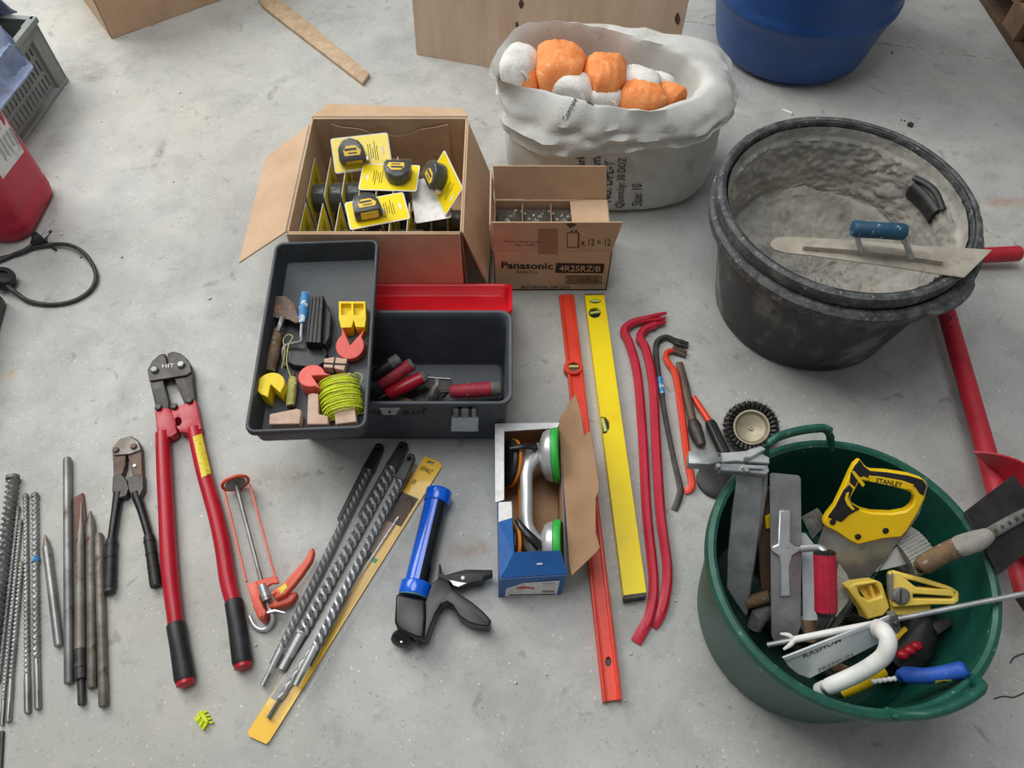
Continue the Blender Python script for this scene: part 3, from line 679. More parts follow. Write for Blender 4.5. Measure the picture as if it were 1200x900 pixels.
# ------------------------------------------------------------------ green builder's bucket
gc = Vector((.573, .449, 0)); GZ = .3
t = thing('builders_bucket', 'dark green flexible bucket crammed with trowels and saws', 'bucket', gc)
MB().lathe([(0, 0), (.188, 0), (.199, .006), (.203, .02), (.233, .275), (.226, .275), (.197, .022), (.185, .009), (0, .009)], 88, c=gc).build('shell', 'green_plastic', t)
MB().lathe([(.227, .27), (.238, .268), (.2425, .276), (.243, .29), (.24, .298), (.232, .301), (.226, .296), (.2255, .28)], 88, c=gc, closed=True).build('rim', 'green_plastic_rim', t)
for px, py, sp in ((930, 512, .31), (1108, 830, .33)):
    d = G(px, py, .31) - gc; a0 = math.atan2(d.y, d.x); pts = []
    for k in range(17):
        f = k / 16; a = a0 + (f - .5) * 2 * sp; e = min(1, math.sin(PI * f) * 2.2) ** .7
        pts.append(gc + Vector((math.cos(a), math.sin(a), 0)) * (.232 + .012 * e) + Vector((0, 0, .286 + .05 * e)))
    MB().tube(pts, (.0075, .010), 12).build('handle', 'green_plastic_rim', t, smooth=50)

# ------------------------------------------------------------------ open cardboard box of tape measures
X0, X1, Y0, Y1, BH = -.522, -.116, 1.262, 1.672, .25
t = thing('cardboard_box', 'open brown cardboard box full of carded tape measures', 'box', ((X0 + X1) / 2, (Y0 + Y1) / 2, 0))
T_ = .005
def P3(x, y, z): return Vector((x, y, z))
MB().panel(P3(X0, Y0, 0), P3(X1, Y0, 0), P3(X1, Y0, BH), P3(X0, Y0, BH), -T_).build('front_panel', 'cardboard', t, .0012, 1)
MB().panel(P3(X1, Y0, 0), P3(X1, Y1, 0), P3(X1, Y1, BH), P3(X1, Y0, BH), -T_).build('side_panel', 'cardboard', t, .0012, 1)
MB().panel(P3(X1, Y1, 0), P3(X0, Y1, 0), P3(X0, Y1, BH), P3(X1, Y1, BH), -T_).build('back_panel', 'cardboard_worn', t, .0012, 1)
MB().panel(P3(X0, Y1, 0), P3(X0, Y0, 0), P3(X0, Y0, BH), P3(X0, Y1, BH), -T_).build('side_panel', 'cardboard', t, .0012, 1)
MB().panel(P3(X0 + .004, Y0 + .004, .001), P3(X1 - .004, Y0 + .004, .001), P3(X1 - .004, Y1 - .004, .001), P3(X0 + .004, Y1 - .004, .001), T_).build('base_panel', 'cardboard', t)
a = P3(X0, Y1 - .03, BH); b = P3(X0, Y0, BH)
MB().panel(a, b, G(281, 309, .19), G(312, 186, .17), -.004).build('side_flap', 'cardboard', t, .001, 1)
MB().panel(P3(X1, Y0, BH), P3(X1, Y1 - .02, BH), G(578, 214, .09), G(570, 334, .06), -.004).build('side_flap', 'cardboard_worn', t, .001, 1)
MB().panel(P3(X1, Y1, BH), P3(X0, Y1, BH), P3(X0 + .03, Y1 + .07, BH - .015), P3(X1 - .01, Y1 + .07, BH - .03), -.004).build('back_flap', 'cardboard', t, .001, 1)
MB().panel(P3(X0, Y0 - .001, BH), P3(X0, Y0 - .011, BH - .17), P3(X1 - .004, Y0 - .011, BH - .17), P3(X1 - .004, Y0 - .001, BH), .004).build('front_flap', 'cardboard', t, .001, 1)
# torn inner liner against the back wall
MB().grid(lambda u, v: P3(lerp(X0 + .05, X1 - .05, u), Y1 - .009 - .004 * math.sin(u * 9), lerp(.06, BH - .012 - .04 * math.sin(u * PI) ** 2 - .01 * nz((u * 6, 0, 0)), v)), 20, 4, .002).build('liner', 'cardboard_worn', t)

# carded tape measures (local: card in XY, tape on +Z)
def tape_pack(face):
    t = thing('tape_measure', '', 'tape measure', (0, 0, 0), 'carded tape measures in the box')
    cw, ch = .148, .092
    MB().prism([Vector((x, y, .0012)) for x, y in rr(cw, ch, .006, 2)], (0, 0, -.0012)).build('backing_card', 'paper_white', t, local=True, smooth=0)
    hole = [Vector((x, y, .0016)) for x, y in ((.054, -.012), (.058, -.012), (.058, -.004), (.061, -.004), (.061, .004), (.058, .004), (.058, .012), (.054, .012))]
    MB().prism([Vector((x, y, .0016)) for x, y in rr(cw - .006, ch - .006, .005, 2)], (0, 0, -.0004), [hole]).build('printed_face', face, t, local=True, smooth=0)
    mb = MB()
    for k in range(5): mb.box((.0185 + .0055 * k, .006 * (k % 2) - .004, .0018), (.0016, .05 - .012 * (k % 3), .0003))
    mb.build('printed_text', 'print_black', t, local=True, smooth=0)
    mb = MB(); out = [(-.034, -.028), (.028, -.028), (.034, -.02), (.03, .006), (.02, .022), (0, .031), (-.02, .026), (-.033, .008)]
    ox = -.022
    mb.prism([Vector((x + ox, y, .0375)) for x, y in out], (0, 0, -.0355)); c = mb.build('tape_case', 'plastic_black', t, .006, 3, local=True)
    MB().prism([Vector((x * .95 + ox, y * .9 - .006, .038)) for x, y in ((-.02, -.012), (.022, -.012), (.026, .002), (.012, .018), (-.012, .018), (-.022, .006))], (0, 0, -.003)).build('label_disc', 'yellow', c, .001, 1, local=True)
    mb = MB(); mb.box((ox - .002, .0, .0383), (.03, .006, .0006)); mb.box((ox + .002, -.01, .0383), (.022, .003, .0006)); mb.build('label_print', 'print_black', c, local=True, smooth=0)
    MB().box((ox + .002, -.0285, .020), (.042, .003, .022)).build('side_label', 'yellow', c, .001, 1, local=True)
    MB().box((ox + .036, -.022, .014), (.006, .010, .016)).build('hook', 'steel_bright', c, .001, 1, local=True)
    MB().prism([Vector((x * 1.13 + ox, y * 1.13, .0398)) for x, y in out], (0, 0, -.0383)).build('blister', 'film_clear', t, .006, 2, local=True)
    return t
proto = tape_pack('card_yellow'); first = [True]
def put_pack(o, xdir, up, label):
    M = frame(o, xdir, up)
    if first[0]: first[0] = False; proto.matrix_world = M; proto['label'] = label; return proto
    return dup(proto, M, label)
def lay(tl, tr, bl, z0, z1, flipx=False, label='', up=None):
    """card lying with its printed face up: pixel corners tl, tr, bl with heights z0 (top edge) and z1 (bottom edge)"""
    a = G(*tl, z0); b = G(*tr, z0); c = G(*bl, z1); ctr = (b + c) / 2; x = (b - a); n = x.cross(a - c)
    if n.z < 0: n = -n
    put_pack(ctr, -x if flipx else x, n, label)
lay((397, 176), (459, 169), (388, 190), .218, .203, False, 'yellow carded tape measure tipped against the back wall of the box')
lay((423, 191), (494, 193), (418, 224), .200, .1955, True, 'yellow carded tape measure lying flat in the middle of the box, tape to one side')
lay((401, 239), (471, 226), (412, 269), .1985, .1945, False, 'yellow carded tape measure lying askew at the front panel of the box')
lay((517, 176), (539, 222), (505, 207), .238, .180, False, 'yellow carded tape measure tilted up against the side flap of the box')
# one face down: white back upwards
a = G(488, 202, .168); b = G(507, 208, .164); c = G(496, 258, .160); ctr = (b + c) / 2 + Vector((.007, -.008, .0065)); put_pack(ctr, (c - a), Vector((.06, .06, -1)), 'carded tape measure lying face down, white card back upwards')
# packs standing on edge, packed side by side in two rows and two layers
for k in range(9):
    x = X0 + .0075 + k * .0432
    for r_, y in enumerate((1.3455, 1.5125)):
        for lvl in (0, 1):
            if lvl and ((r_ == 1 and k >= 6) or (r_ == 0 and k >= 7) or (r_ == 0 and k == 4)): continue
            tw = .012 * math.sin(k * .8 + r_ * 2 + lvl); put_pack((x, y + random.uniform(0, .006), .0535 + lvl * .094 + random.uniform(0, .0015)), (tw, 1, random.uniform(-.006, .006)), Vector((1, -tw, .012 * lvl)), 'carded tape measure standing on edge among the others in the box')

# ------------------------------------------------------------------ battery carton
bx0, bx1, by0, by1, bz = -.046, .247, 1.298, 1.478, .148
t = thing('battery_carton', 'small opened brown cardboard carton with black printing and batteries inside', 'carton', ((bx0 + bx1) / 2, (by0 + by1) / 2, 0))
c1 = MB().panel(P3(bx0, by0, 0), P3(bx1, by0, 0), P3(bx1, by0, bz), P3(bx0, by0, bz), -.004).build('front_panel', 'cardboard', t, .001, 1)
MB().panel(P3(bx1, by0, 0), P3(bx1, by1, 0), P3(bx1, by1, bz), P3(bx1, by0, bz), -.004).build('side_panel', 'cardboard', t, .001, 1)
MB().panel(P3(bx1, by1, 0), P3(bx0, by1, 0), P3(bx0, by1, bz), P3(bx1, by1, bz), -.004).build('back_panel', 'cardboard', t, .001, 1)
MB().panel(P3(bx0, by1, 0), P3(bx0, by0, 0), P3(bx0, by0, bz), P3(bx0, by1, bz), -.004).build('side_panel', 'cardboard', t, .001, 1)
MB().panel(P3(bx0, by0, .001), P3(bx1, by0, .001), P3(bx1, by1, .001), P3(bx0, by1, .001), .004).build('base_panel', 'cardboard', t)
fl_t = [P3(bx0 + .002, by0, bz), P3(bx1 - .002, by0, bz), P3(bx1 + .012, by0 - .006, bz + .104), P3(bx0 - .002, by0 - .006, bz + .104)]
MB().panel(*fl_t, -.004).build('front_flap', 'cardboard_worn', t, .001, 1)
MB().panel(P3(bx1 - .002, by1, bz), P3(bx0 + .002, by1, bz), P3(bx0 - .002, by1 + .012, bz + .1), P3(bx1 - .012, by1 + .02, bz + .092), .004).build('back_flap', 'cardboard', t, .001, 1)
MB().panel(P3(bx0, by1 - .004, bz), P3(bx0, by0 + .004, bz), P3(bx0 - .004, by0 + .004, bz + .088), P3(bx0 - .004, by1 - .004, bz + .098), .004).build('side_flap', 'cardboard', t, .001, 1)
MB().panel(P3(bx1 - .002, by0 + .01, bz), P3(bx1 - .002, by1 - .004, bz), P3(bx1 - .098, by1 - .006, bz - .004), P3(bx1 - .092, by0 + .01, bz - .004), .004).build('side_flap', 'cardboard', t, .001, 1)
for x in (bx0 + .073, bx0 + .146, bx0 + .219): MB().box((x, (by0 + by1) / 2, .072), (.003, by1 - by0 - .012, .135)).build('divider', 'cardboard_brown', t)
pf = plane(P3(bx0, by0, 0), P3(bx1, by0, 0), P3(bx1, by0, bz)); sf = lambda x, y: pf(x, y, 0) + Vector((0, -.0008, 0))
pg = plane(fl_t[0], fl_t[1], fl_t[3]); gn = (fl_t[1] - fl_t[0]).cross(fl_t[3] - fl_t[0]).normalized(); gn = gn if gn.y < 0 else -gn; sg = lambda x, y: pg(x, y, 0) + gn * .0015
def Q(x0, y0, x1, y1, sk=0): return [(x0, y1), (x1, y1 + sk), (x1, y0 + sk), (x0, y0)]
def prt(s_, q, surf, bold=0.0, mat='print_black', par=None):
    mb = MB(); textpx(mb, s_, q, surf, bold); return mb.build('printed_text', mat, par or t, smooth=0, flip=False)
def prq(q, surf, mat, name='printed_patch', lift=0):
    mb = MB(); mb.add([surf(*p) for p in q], [(0, 1, 2, 3)]); return mb.build(name, mat, t, smooth=0)
prt('Panasonic', Q(587.5, 306.5, 648, 314.5, 1.2), sf, .025); prt('Batteries', Q(605, 316, 630, 320, .5), sf, 0, 'print_faint')
prq([(650.5, 319.5), (707, 320), (708.5, 309), (652, 308)], sf, 'print_black')
sf2 = lambda x, y: pf(x, y, 0) + Vector((0, -.0014, 0))
prt('4R25RZ/B', [(655, 317.5), (703.5, 318), (704.5, 311.5), (656, 310.5)], sf2, .01, 'cardboard')
prt('BEST BEFORE: APR 2019', Q(611, 334.5, 667, 338, .5), sf)
mb = MB()
for x0, y0, x1, y1 in ((663, 323, 705, 324), (663, 331.5, 705, 332.3), (663, 323, 663.8, 332.3), (704.2, 323, 705, 332.3)):
    mb.add([sf(x0, y0), sf(x1, y0), sf(x1, y1), sf(x0, y1)], [(0, 1, 2, 3)])
x = 665.5
while x < 702: mb.add([sf(x, 324.6), sf(x + (wv := random.choice((.4, .7, 1.0))), 324.6), sf(x + wv, 330.8), sf(x, 330.8)], [(0, 1, 2, 3)]); x += wv + random.choice((.4, .6, .8))
mb.build('barcode', 'print_black', t, smooth=0, flip=False)
prt('Panasonic Energy Europe n.v.', Q(590.5, 281, 639, 284.3, .6), sg, 0, 'print_faint'); prt('Made in CHINA', Q(603, 285.2, 627, 288, .3), sg, 0, 'print_faint')
prt('x 12 = 12', Q(681, 279.5, 715.5, 287, .6), sg, .0)
mb = MB()
for x0, y0, x1, y1 in ((664.5, 272, 679, 272.7), (664.5, 289.3, 677.5, 290), (664.5, 272, 665.2, 290), (677.3, 272.5, 678.6, 290), (669, 269.6, 671.4, 271.4), (674, 269.6, 676.4, 271.4)):
    mb.add([sg(x0, y0), sg(x1, y0), sg(x1, y1), sg(x0, y1)], [(0, 1, 2, 3)])
mb.build('battery_symbol', 'print_black', t, smooth=0, flip=False)
mb = MB(); mb.add([sg(*p) for p in ((663, 262), (670, 260.5), (676, 263), (668, 267))], [(0, 1, 2, 3)]); mb.build('tear_mark', 'wood_dark', t, smooth=0)
prq([(631, 268.5), (653.5, 268), (653.5, 298), (630.5, 297)], sg, 'cardboard_brown', 'tape_patch')
# lantern batteries in film
def battery():
    b = thing('lantern_battery', 'square dark battery wrapped in shiny film inside the carton', 'battery', (0, 0, 0), 'batteries in the carton')
    MB().rings([ring(.066 * k, .066 * k, .009, z, 3) for k, z in ((.97, 0), (1, .004), (1, .114), (.96, .118))]).build('case', 'battery_dark', b, local=True)
    for sx in (-1, 1):
        pts = [Vector((sx * .012 + .006 * (1 - i / 40 * .7) * math.cos(i * .7), .006 * (1 - i / 40 * .7) * math.sin(i * .7) + sx * .012, .118 + .012 * i / 40)) for i in range(41)]
        MB().tube(pts, .0011, 5).build('spring_contact', 'steel_bright', b, local=True)
    MB().grid(lambda u, v: Vector(((u - .5) * .067, (v - .5) * .067, .121 + .012 * max(0, 1 - (2 * u - 1) ** 2) * max(0, 1 - (2 * v - 1) ** 2) + .007 * nz((u * 7, v * 7, 0), 1, 6))), 14, 14, .0004).build('film_wrap', 'film_smoke', b, local=True, smooth=20)
    return b
bt = battery(); fst = True
for i in range(4):
    for j in range(2):
        M = Matrix.Translation((bx0 + .0385 + i * .0725, by0 + .05 + j * .08, .0055))
        if fst: bt.matrix_world = M; fst = False
        else: dup(bt, M)

# ------------------------------------------------------------------ grey toolbox with red lid
tx0, tx1, ty0, ty1, tz = -.495, .001, .834, 1.082, .19
cc = Vector(((tx0 + tx1) / 2, (ty0 + ty1) / 2, 0)); TW = tx1 - tx0; TD = ty1 - ty0
t = thing('toolbox', 'dark grey plastic toolbox with its red lid folded open', 'toolbox', cc)
MB(Matrix.Translation(cc)).rings([ring(TW - a, TD - a, r, z) for a, r, z in ((.05, .02, 0), (.036, .022, .008), (.018, .024, .165), (.016, .024, .178), (.0, .026, .18), (.0, .026, .19), (.014, .022, .19), (.026, .02, .176), (.044, .018, .014), (.05, .016, .008))]).build('body', 'toolbox_grey', t, .0012, 1)
# lid: shallow red shell, hinged at the back edge and tipped back
h0 = Vector((cc.x, ty1 + .004, .172)); h1 = Vector((cc.x, 1.247, .083)); yd = (h1 - h0).normalized(); ld = (h1 - h0).length
Ml = frame((h0 + h1) / 2, (1, 0, 0), Vector((1, 0, 0)).cross(yd)); Ml.translation = (h0 + h1) / 2 - Ml.to_3x3() @ Vector((0, 0, .032))
MB(Ml).rings([ring(TW - a, ld - a, .02, z) for a, z in ((.03, 0), (.012, .006), (.0, .03), (.0, .036), (.012, .036), (.018, .03), (.03, .008), (.04, .006))]).build('lid', 'lid_red', t, .001, 1)
fr = plane(Vector((0, ty0 + .009, .165)), Vector((1, ty0 + .009, .165)), Vector((0, ty0 + .017, .01))); sfr = lambda x, y, h=0: fr(x, y) + Vector((0, -.001 - h, 0))
def facebox(px, d, name, mat, par, bevel=.0008):
    return MB().prism([sfr(x, y, d) for x, y in px], (0, d + .002, 0)).build(name, mat, par, bevel, 1)
lt = facebox([(529.5, 486), (560.5, 486), (561, 502.5), (528.5, 502.5)], .006, 'latch', 'steel_bright', t)
facebox([(531, 493), (559, 493), (559.5, 501), (530.5, 501)], .0075, 'latch_plate', 'alu_plate', lt)
for x0, x1 in ((531.5, 537), (541, 549), (553, 558)): facebox([(x0, 475), (x1, 475), (x1, 486), (x0, 486)], .008, 'latch_hinge', 'steel', lt)
facebox([(533, 477), (557, 477), (557, 484), (533, 484)], .005, 'latch_pin', 'iron_dark', lt)
tb = facebox([(444.5, 477), (469, 477), (464, 485), (449, 485)], .002, 'latch_keeper', 'aluminium', t)
facebox(circ(456.6, 481, 1.5, 8), .003, 'hole', 'print_black', tb, 0)
mb = MB(); textpx(mb, 'etag', Q(430, 480, 446, 486), sfr); textpx(mb, 'y auf', [(453, 490), (499, 486), (501, 478), (455, 480)], sfr); mb.build('handwriting', 'print_black', t, smooth=0, flip=False)

# lift-out tray, laid across the toolbox
fm = Vector((-.4015, .7375, .25)); bmid = Vector((-.4245, 1.237, .25)); tl = (bmid - fm).normalized(); tc_ = (fm + bmid) / 2
MT = frame(tc_, (tl.y, -tl.x, 0)); MT.translation = Vector((tc_.x, tc_.y, .191)); TRW, TRL, TRH = .238, .502, .059
t = thing('tool_tray', 'shallow dark grey tool tray laid across the toolbox, holding line blocks', 'tray', MT.translation)
MB(MT).rings([ring(TRW - a, TRL - a, r, z) for a, r, z in ((.03, .014, 0), (.022, .016, .004), (.014, .018, .045), (.0, .02, .046), (.0, .02, .056), (.003, .02, .059), (.014, .014, .059), (.017, .013, .055), (.030, .01, .006), (.034, .008, .004))]).build('body', 'tray_grey', t, .0008, 1)
TZ = .1955
# ================================================================== tools laid out on the floor
# ---- drill bits
def bit(label, p0, p1, r, shank0, pitch, mat='steel', tipr=None, depth=.36, group='long drill bits in a row', band=None, r_sh=None, name='drill_bit'):
    """p0 tip pixel, shank0 pixel where the flutes end, p1 pixel of the shank end"""
    a = G(*p0, r); b = G(*shank0, r); c = G(*p1, r); t = thing(name, label, 'drill bit', (a + c) / 2 - Vector((0, 0, r)), group)
    MB().twist(a, b, r, pitch, depth).build('flute', mat, t)
    d = (a - b).normalized(); MB().tube([a - d * .004, a + d * .004, a + d * .010], [r * 1.02, r * 1.02, r * .2], 12).build('carbide_tip', 'steel_dirty', t)
    rs = r_sh or r * .8; low = Vector((0, 0, rs - r)); e = (c - b).normalized()
    MB().tube([b, b + e * .012 + low, c - e * .004 + low, c + low], [r * .8, rs, rs, rs * .8], 12).build('shank', 'steel', t)
    L2 = (c - b).length
    for s_ in (-1, 1):
        sd = e.cross(Vector((0, 0, 1))); MB().box(c + low - e * min(.02, L2 * .3) + sd * s_ * rs * .55 + Vector((0, 0, rs * .75)), (min(.03, L2 * .5), rs * .3, rs * .25), frame((0, 0, 0), e)).build('slot', 'iron_dark', t)
    if band: q = lerp(a, b, band); MB().tube([q - d * .006, q + d * .006], [r * 1.08, r * 1.08], 14).build('colour_band', 'blue_white', t)
    return t
bit('thick masonry auger bit with deep spiral thread, widest of the drill bits', (15, 560), (-14, 810), .0135, (-9, 770), .026, 'steel_dull', depth=.5)
bit('thin spiral drill bit lying against the thick auger bit', (21, 597), (-2, 800), .0048, (0, 782), .016)
bit('thin spiral drill bit between two other thin bits, no blue band', (24, 613), (2, 850), .0048, (4, 820), .015)
bit('short thin drill bit with a bright slotted shank', (25, 662), (9.5, 846), .0055, (13, 797), .017, r_sh=.0055)
bit('long spiral drill bit with a dark slotted shank', (30, 582), (32.5, 836), .0058, (31.8, 790), .019, r_sh=.006)
bit('long drill bit with a blue colour band on its flutes', (41, 581), (44, 831), .0075, (42.6, 772), .024, band=.42, r_sh=.006)
t = tag(MB().tube([G(2.5, 857, .004), G(-2, 940, .004)], .004, 8).build('steel_rod', 'iron_dark'), 'thin dark steel rod lying beside the drill bits', 'rod')
# ---- chisels
def chisel(label, a, b, r, kind, mat='steel_dull', sides=6):
    A_ = G(*a, r); B_ = G(*b, r); t = thing('chisel', label, 'chisel', (A_ + B_) / 2 - Vector((0, 0, r)), 'chisels in a row on the floor'); d = (B_ - A_).normalized(); L_ = (B_ - A_).length
    if kind == 'point':
        MB().tube([A_ + d * .03, B_ - d * .003, B_], [r, r, r * .85], sides if sides > 6 else 12).build('shaft', mat, t)
        MB().tube([A_, A_ + d * .008, A_ + d * .034], [r * .2, r * .45, r], 12).build('point', 'steel_dirty', t)
    elif kind == 'bar':
        MB().tube([A_, A_ + d * .004, B_ - d * .003, B_], [r * .8, r, r, r * .85], 12).build('shaft', mat, t)
    return t
chisel('short bright pointed chisel, shorter than its neighbours', (53, 627), (69, 757), .0085, 'point', 'steel')
chisel('longest chisel, a plain grey hexagonal bar with a blunt end', (79, 537), (81, 801), .009, 'bar')
chisel('rusty round pointed chisel beside the flat-bladed one', (106, 599), (108, 806), .009, 'point', 'steel_dirty')
chisel('plain worn round chisel bar next to the small black bolt cutter', (116, 626), (121.5, 828), .009, 'bar', 'steel_dirty')
t = thing('chisel', 'flat chisel with a wide rusty blade and a stepped collar shank', 'chisel', G(94, 700), 'chisels in a row on the floor')
MB().slab([(85.5, 583), (97, 576.5), (99, 592), (100.5, 606), (98, 660), (87, 660)], .008, .0).build('blade', 'rust_blade', t, .002, 1)
MB().tube([G(95.5, 589, .009), G(94, 640, .010), G(94, 761, .0105)], [.002, .009, .0105], 12).build('shaft', 'steel_dirty', t)
MB().tube([G(94, 761, .0105), G(94.2, 777, .0105), G(94.2, 778, .0115), G(94.4, 782, .0115), G(94.4, 783, .0108), G(94.5, 796, .0108)], [.0095, .0095, .0112, .0112, .0105, .0105], 14).build('collar', 'iron_dark', t)
MB().tube([G(95, 795, .008), G(96, 824, .008), G(96, 826, .008)], [.0072, .0072, .006], 12).build('shank', 'iron_dark', t)

# ---- bolt cutters
def bolts(lst, z, r_px, par, mat='iron_dark', h=.006):
    for x, y in lst:
        c = G(x, y, z); rr_ = (G(x + r_px, y, z) - c).length
        MB().lathe([(rr_, -.003), (rr_, h * .6), (rr_ * .75, h), (0, h)], 10, c=c).build('bolt', mat, par, smooth=30)
def handle(par, pts, radii, mat, name): return MB().tube(catmull(pts, 5), radii, 14).build(name, mat, par)
t = thing('bolt_cutter', 'large bolt cutter with long red tubular handles and black jaws', 'bolt cutter', G(215, 620))
mb = MB(); mb.slab([(172.5, 433), (178, 423), (187, 415), (194, 414), (195, 440), (191, 446), (197.5, 470), (197, 479), (183, 480), (176, 450)], .026, .004); mb.build('jaw', 'iron_dark', t, .002, 2)
mb = MB(); mb.slab([(196, 414), (203, 411.5), (212, 414), (220, 421), (224.5, 430), (228, 470), (216, 473), (204, 443), (197, 440)], .026, .004); mb.build('jaw', 'iron_dark', t, .002, 2)
mb = MB(); mb.slab([(172.5, 433), (179, 422), (190, 415), (194.5, 420), (196, 428), (198.5, 419), (203, 412.5), (215, 416), (223, 426), (224.5, 436), (218, 440), (175, 446.5)], .031, .026); jp = mb.build('jaw_plate', 'iron_dark', t, .0015, 1)
prt('HIT', Q(190, 427, 204, 431, -1), lambda x, y: G(x, y, .0315), 0, 'steel', jp)
bolts([(181.5, 434), (212.5, 428)], .031, 4.6, t, 'steel_dull', .007)
mb = MB(); mb.slab([(181, 481), (190, 477), (198, 478), (203, 485), (206, 500), (208, 506), (200, 512), (184.5, 514)], .028, .004); mb.build('yoke', 'tool_red', t, .003, 2)
mb = MB(); mb.slab([(200, 478), (212, 475), (229, 469), (233, 488), (236, 502), (222, 507), (211, 506), (206, 499), (203, 488)], .028, .005, [circ(208.5, 494, 4.4, 10, 5.5)]); mb.build('yoke', 'tool_red', t, .002, 2)
bolts([(186, 478), (204.5, 477), (222.5, 470)], .028, 4.2, t, 'iron_dark', .006)
z = .017
handle(t, [G(191, 508, z), G(192.5, 550, z), G(195, 600, z), G(197, 640, z), G(200, 680, z), G(205, 722, z), G(206.5, 735, z)], [.0165, .0165, .0165, .017, .017, .0155, .0155], 'tool_red', 'handle')
handle(t, [G(228, 503, z), G(238, 550, z), G(252, 600, z), G(261, 640, z), G(267, 680, z), G(273, 705, z), G(274, 712, z)], [.0165, .0165, .0165, .017, .017, .0155, .0155], 'tool_red', 'handle')
def grip(par, a, b, r, mat='rubber_black', endmat=None, ribs=0):
    a = Vector(a); b = Vector(b); d = (b - a).normalized(); L_ = (b - a).length
    o_ = MB().tube([a, a + d * .004, a + d * L_ * .4, b - d * .006, b], [r * .9, r, r * .97, r * 1.06, r * .98], 16).build('grip', mat, par)
    for k in range(ribs):
        q = a + d * L_ * (.12 + .76 * k / max(1, ribs - 1)); MB().tube([q - d * .0015, q + d * .0015], [r * 1.06, r * 1.06], 16).build('rib', mat, o_)
    if endmat: MB().tube([b - d * .002, b + d * .007, b + d * .010], [r * .92, r * .92, r * .6], 16).build('end_cap', endmat, o_)
    return o_
grip(t, G(206, 731, z), G(217, 798, z), .0185, endmat='tool_red'); grip(t, G(274, 704, z), G(284.5, 778, z), .0185, endmat='tool_red')
hd = [o_ for o_ in t.children if o_.name.startswith('handle')][1]
srf = on_mesh([hd], .0008); q = [(226, 512), (239.5, 507), (250.5, 553), (236.5, 560)]
MB().grid(lambda u, v: srf(*quadpt([q[0], q[1], q[2], q[3]], u, v)), 5, 8).build('sticker', 'label_yellow', hd)
t = thing('bolt_cutter', 'small worn bolt cutter with black grips and a rusty grey head', 'bolt cutter', G(155, 600))
MB().slab([(131.5, 527), (138, 516), (146, 512.5), (147.5, 530), (147, 545), (143, 556), (133, 558)], .018, .003).build('jaw', 'iron_rust', t, .0015, 1)
MB().slab([(147.5, 513), (154, 511), (161, 515), (165.5, 524), (167, 557), (156, 560), (149.5, 534)], .018, .003).build('jaw', 'iron_rust', t, .0015, 1)
MB().slab([(131.5, 524), (140, 514), (152, 511), (162, 517), (165, 527), (152, 532), (133, 533.5)], .022, .018).build('jaw_plate', 'steel_dirty', t, .0012, 1)
bolts([(136, 527.5), (157, 523.5)], .022, 3.8, t, 'iron_rust', .005); bolts([(158, 546)], .018, 2.2, t, 'steel_bright', .003)
MB().slab([(132, 557), (141, 554), (148, 562), (151, 572), (148, 581), (138, 584), (131, 576)], .02, .003).build('yoke', 'iron_dark', t, .0015, 1)
MB().slab([(149, 560), (157, 556), (168, 556), (168, 572), (164, 581), (154, 583), (150, 572)], .02, .003).build('yoke', 'iron_dark', t, .0015, 1)
z = .012
handle(t, [G(139, 578, z), G(135.5, 600, z), G(131, 632, z), G(130, 642, z)], [.011, .009, .0085, .0085], 'plastic_black', 'handle')
handle(t, [G(159, 578, z), G(166.5, 600, z), G(174.5, 628, z), G(176.5, 640, z)], [.011, .009, .0085, .0085], 'plastic_black', 'handle')
grip(t, G(131, 632, z), G(128.5, 690, z), .0115, endmat='iron_dark', ribs=4); grip(t, G(174.5, 628, z), G(183, 687, z), .0115, ribs=4)

# ---- orange skeleton caulking gun
t = thing('caulking_gun', 'orange open-frame caulking gun with a bent steel plunger rod', 'caulking gun', G(300, 650))
zc = .032
a = G(276, 566, zc); d = (G(312, 705, zc) - a).normalized(); Md = frame(a, d); Md = Md @ Matrix.Rotation(PI / 2, 4, 'Y')
MB(Md).lathe([(.024, -.003), (.030, -.003), (.031, .0), (.030, .003), (.024, .003)], 30, closed=True).build('front_ring', 'caulk_orange', t, .0006, 1)
MB(Md).lathe([(0, .001), (.022, .001), (.022, .004), (0, .004)], 24).build('piston_disc', 'steel_dull', t)
MB().tube([a + d * .0, G(289, 615, zc), G(303, 668, zc), G(312, 702, .028), G(316, 716, .024)], .0042, 6).build('plunger_rod', 'steel_dull', t)
MB().tube(catmull([G(316, 714, .024), G(319.5, 724, .02), G(316, 734, .012), G(307, 738, .008), G(298, 733, .008), G(292.5, 722, .010)], 5), .0046, 10).build('rod_hook', 'steel_bright', t)
MB().tube([G(262, 571, .026), G(289, 682, .03)], [(.0018, .004)] * 2, rect=True).build('rail', 'caulk_orange', t)
MB().tube([G(293, 568, .026), G(323, 678, .03)], [(.0018, .004)] * 2, rect=True).build('rail', 'caulk_orange', t)
MB().slab([(289, 684), (299, 681), (305, 684), (304, 700), (309, 712), (312, 716), (309, 725), (303, 726), (297, 712)], .040, .006).build('frame', 'caulk_orange', t, .002, 2)
MB().slab([(299, 681), (324, 674), (327, 683), (318, 684), (309, 690), (304, 690)], .042, .034).build('frame', 'caulk_orange', t, .0015, 1)
MB().tube([G(307, 686, .038), G(313, 704, .036)], [.0095, .0095], 14).build('spring', 'steel', t)
for k in range(6): q = lerp(G(308, 688, .038), G(311.5, 699, .036), k / 5); MB().lathe([(.0085, -.001), (.0102, -.001), (.0102, .001), (.0085, .001)], 16, Md.to_3x3().to_4x4(), q, closed=True).build('coil', 'steel_bright', t)
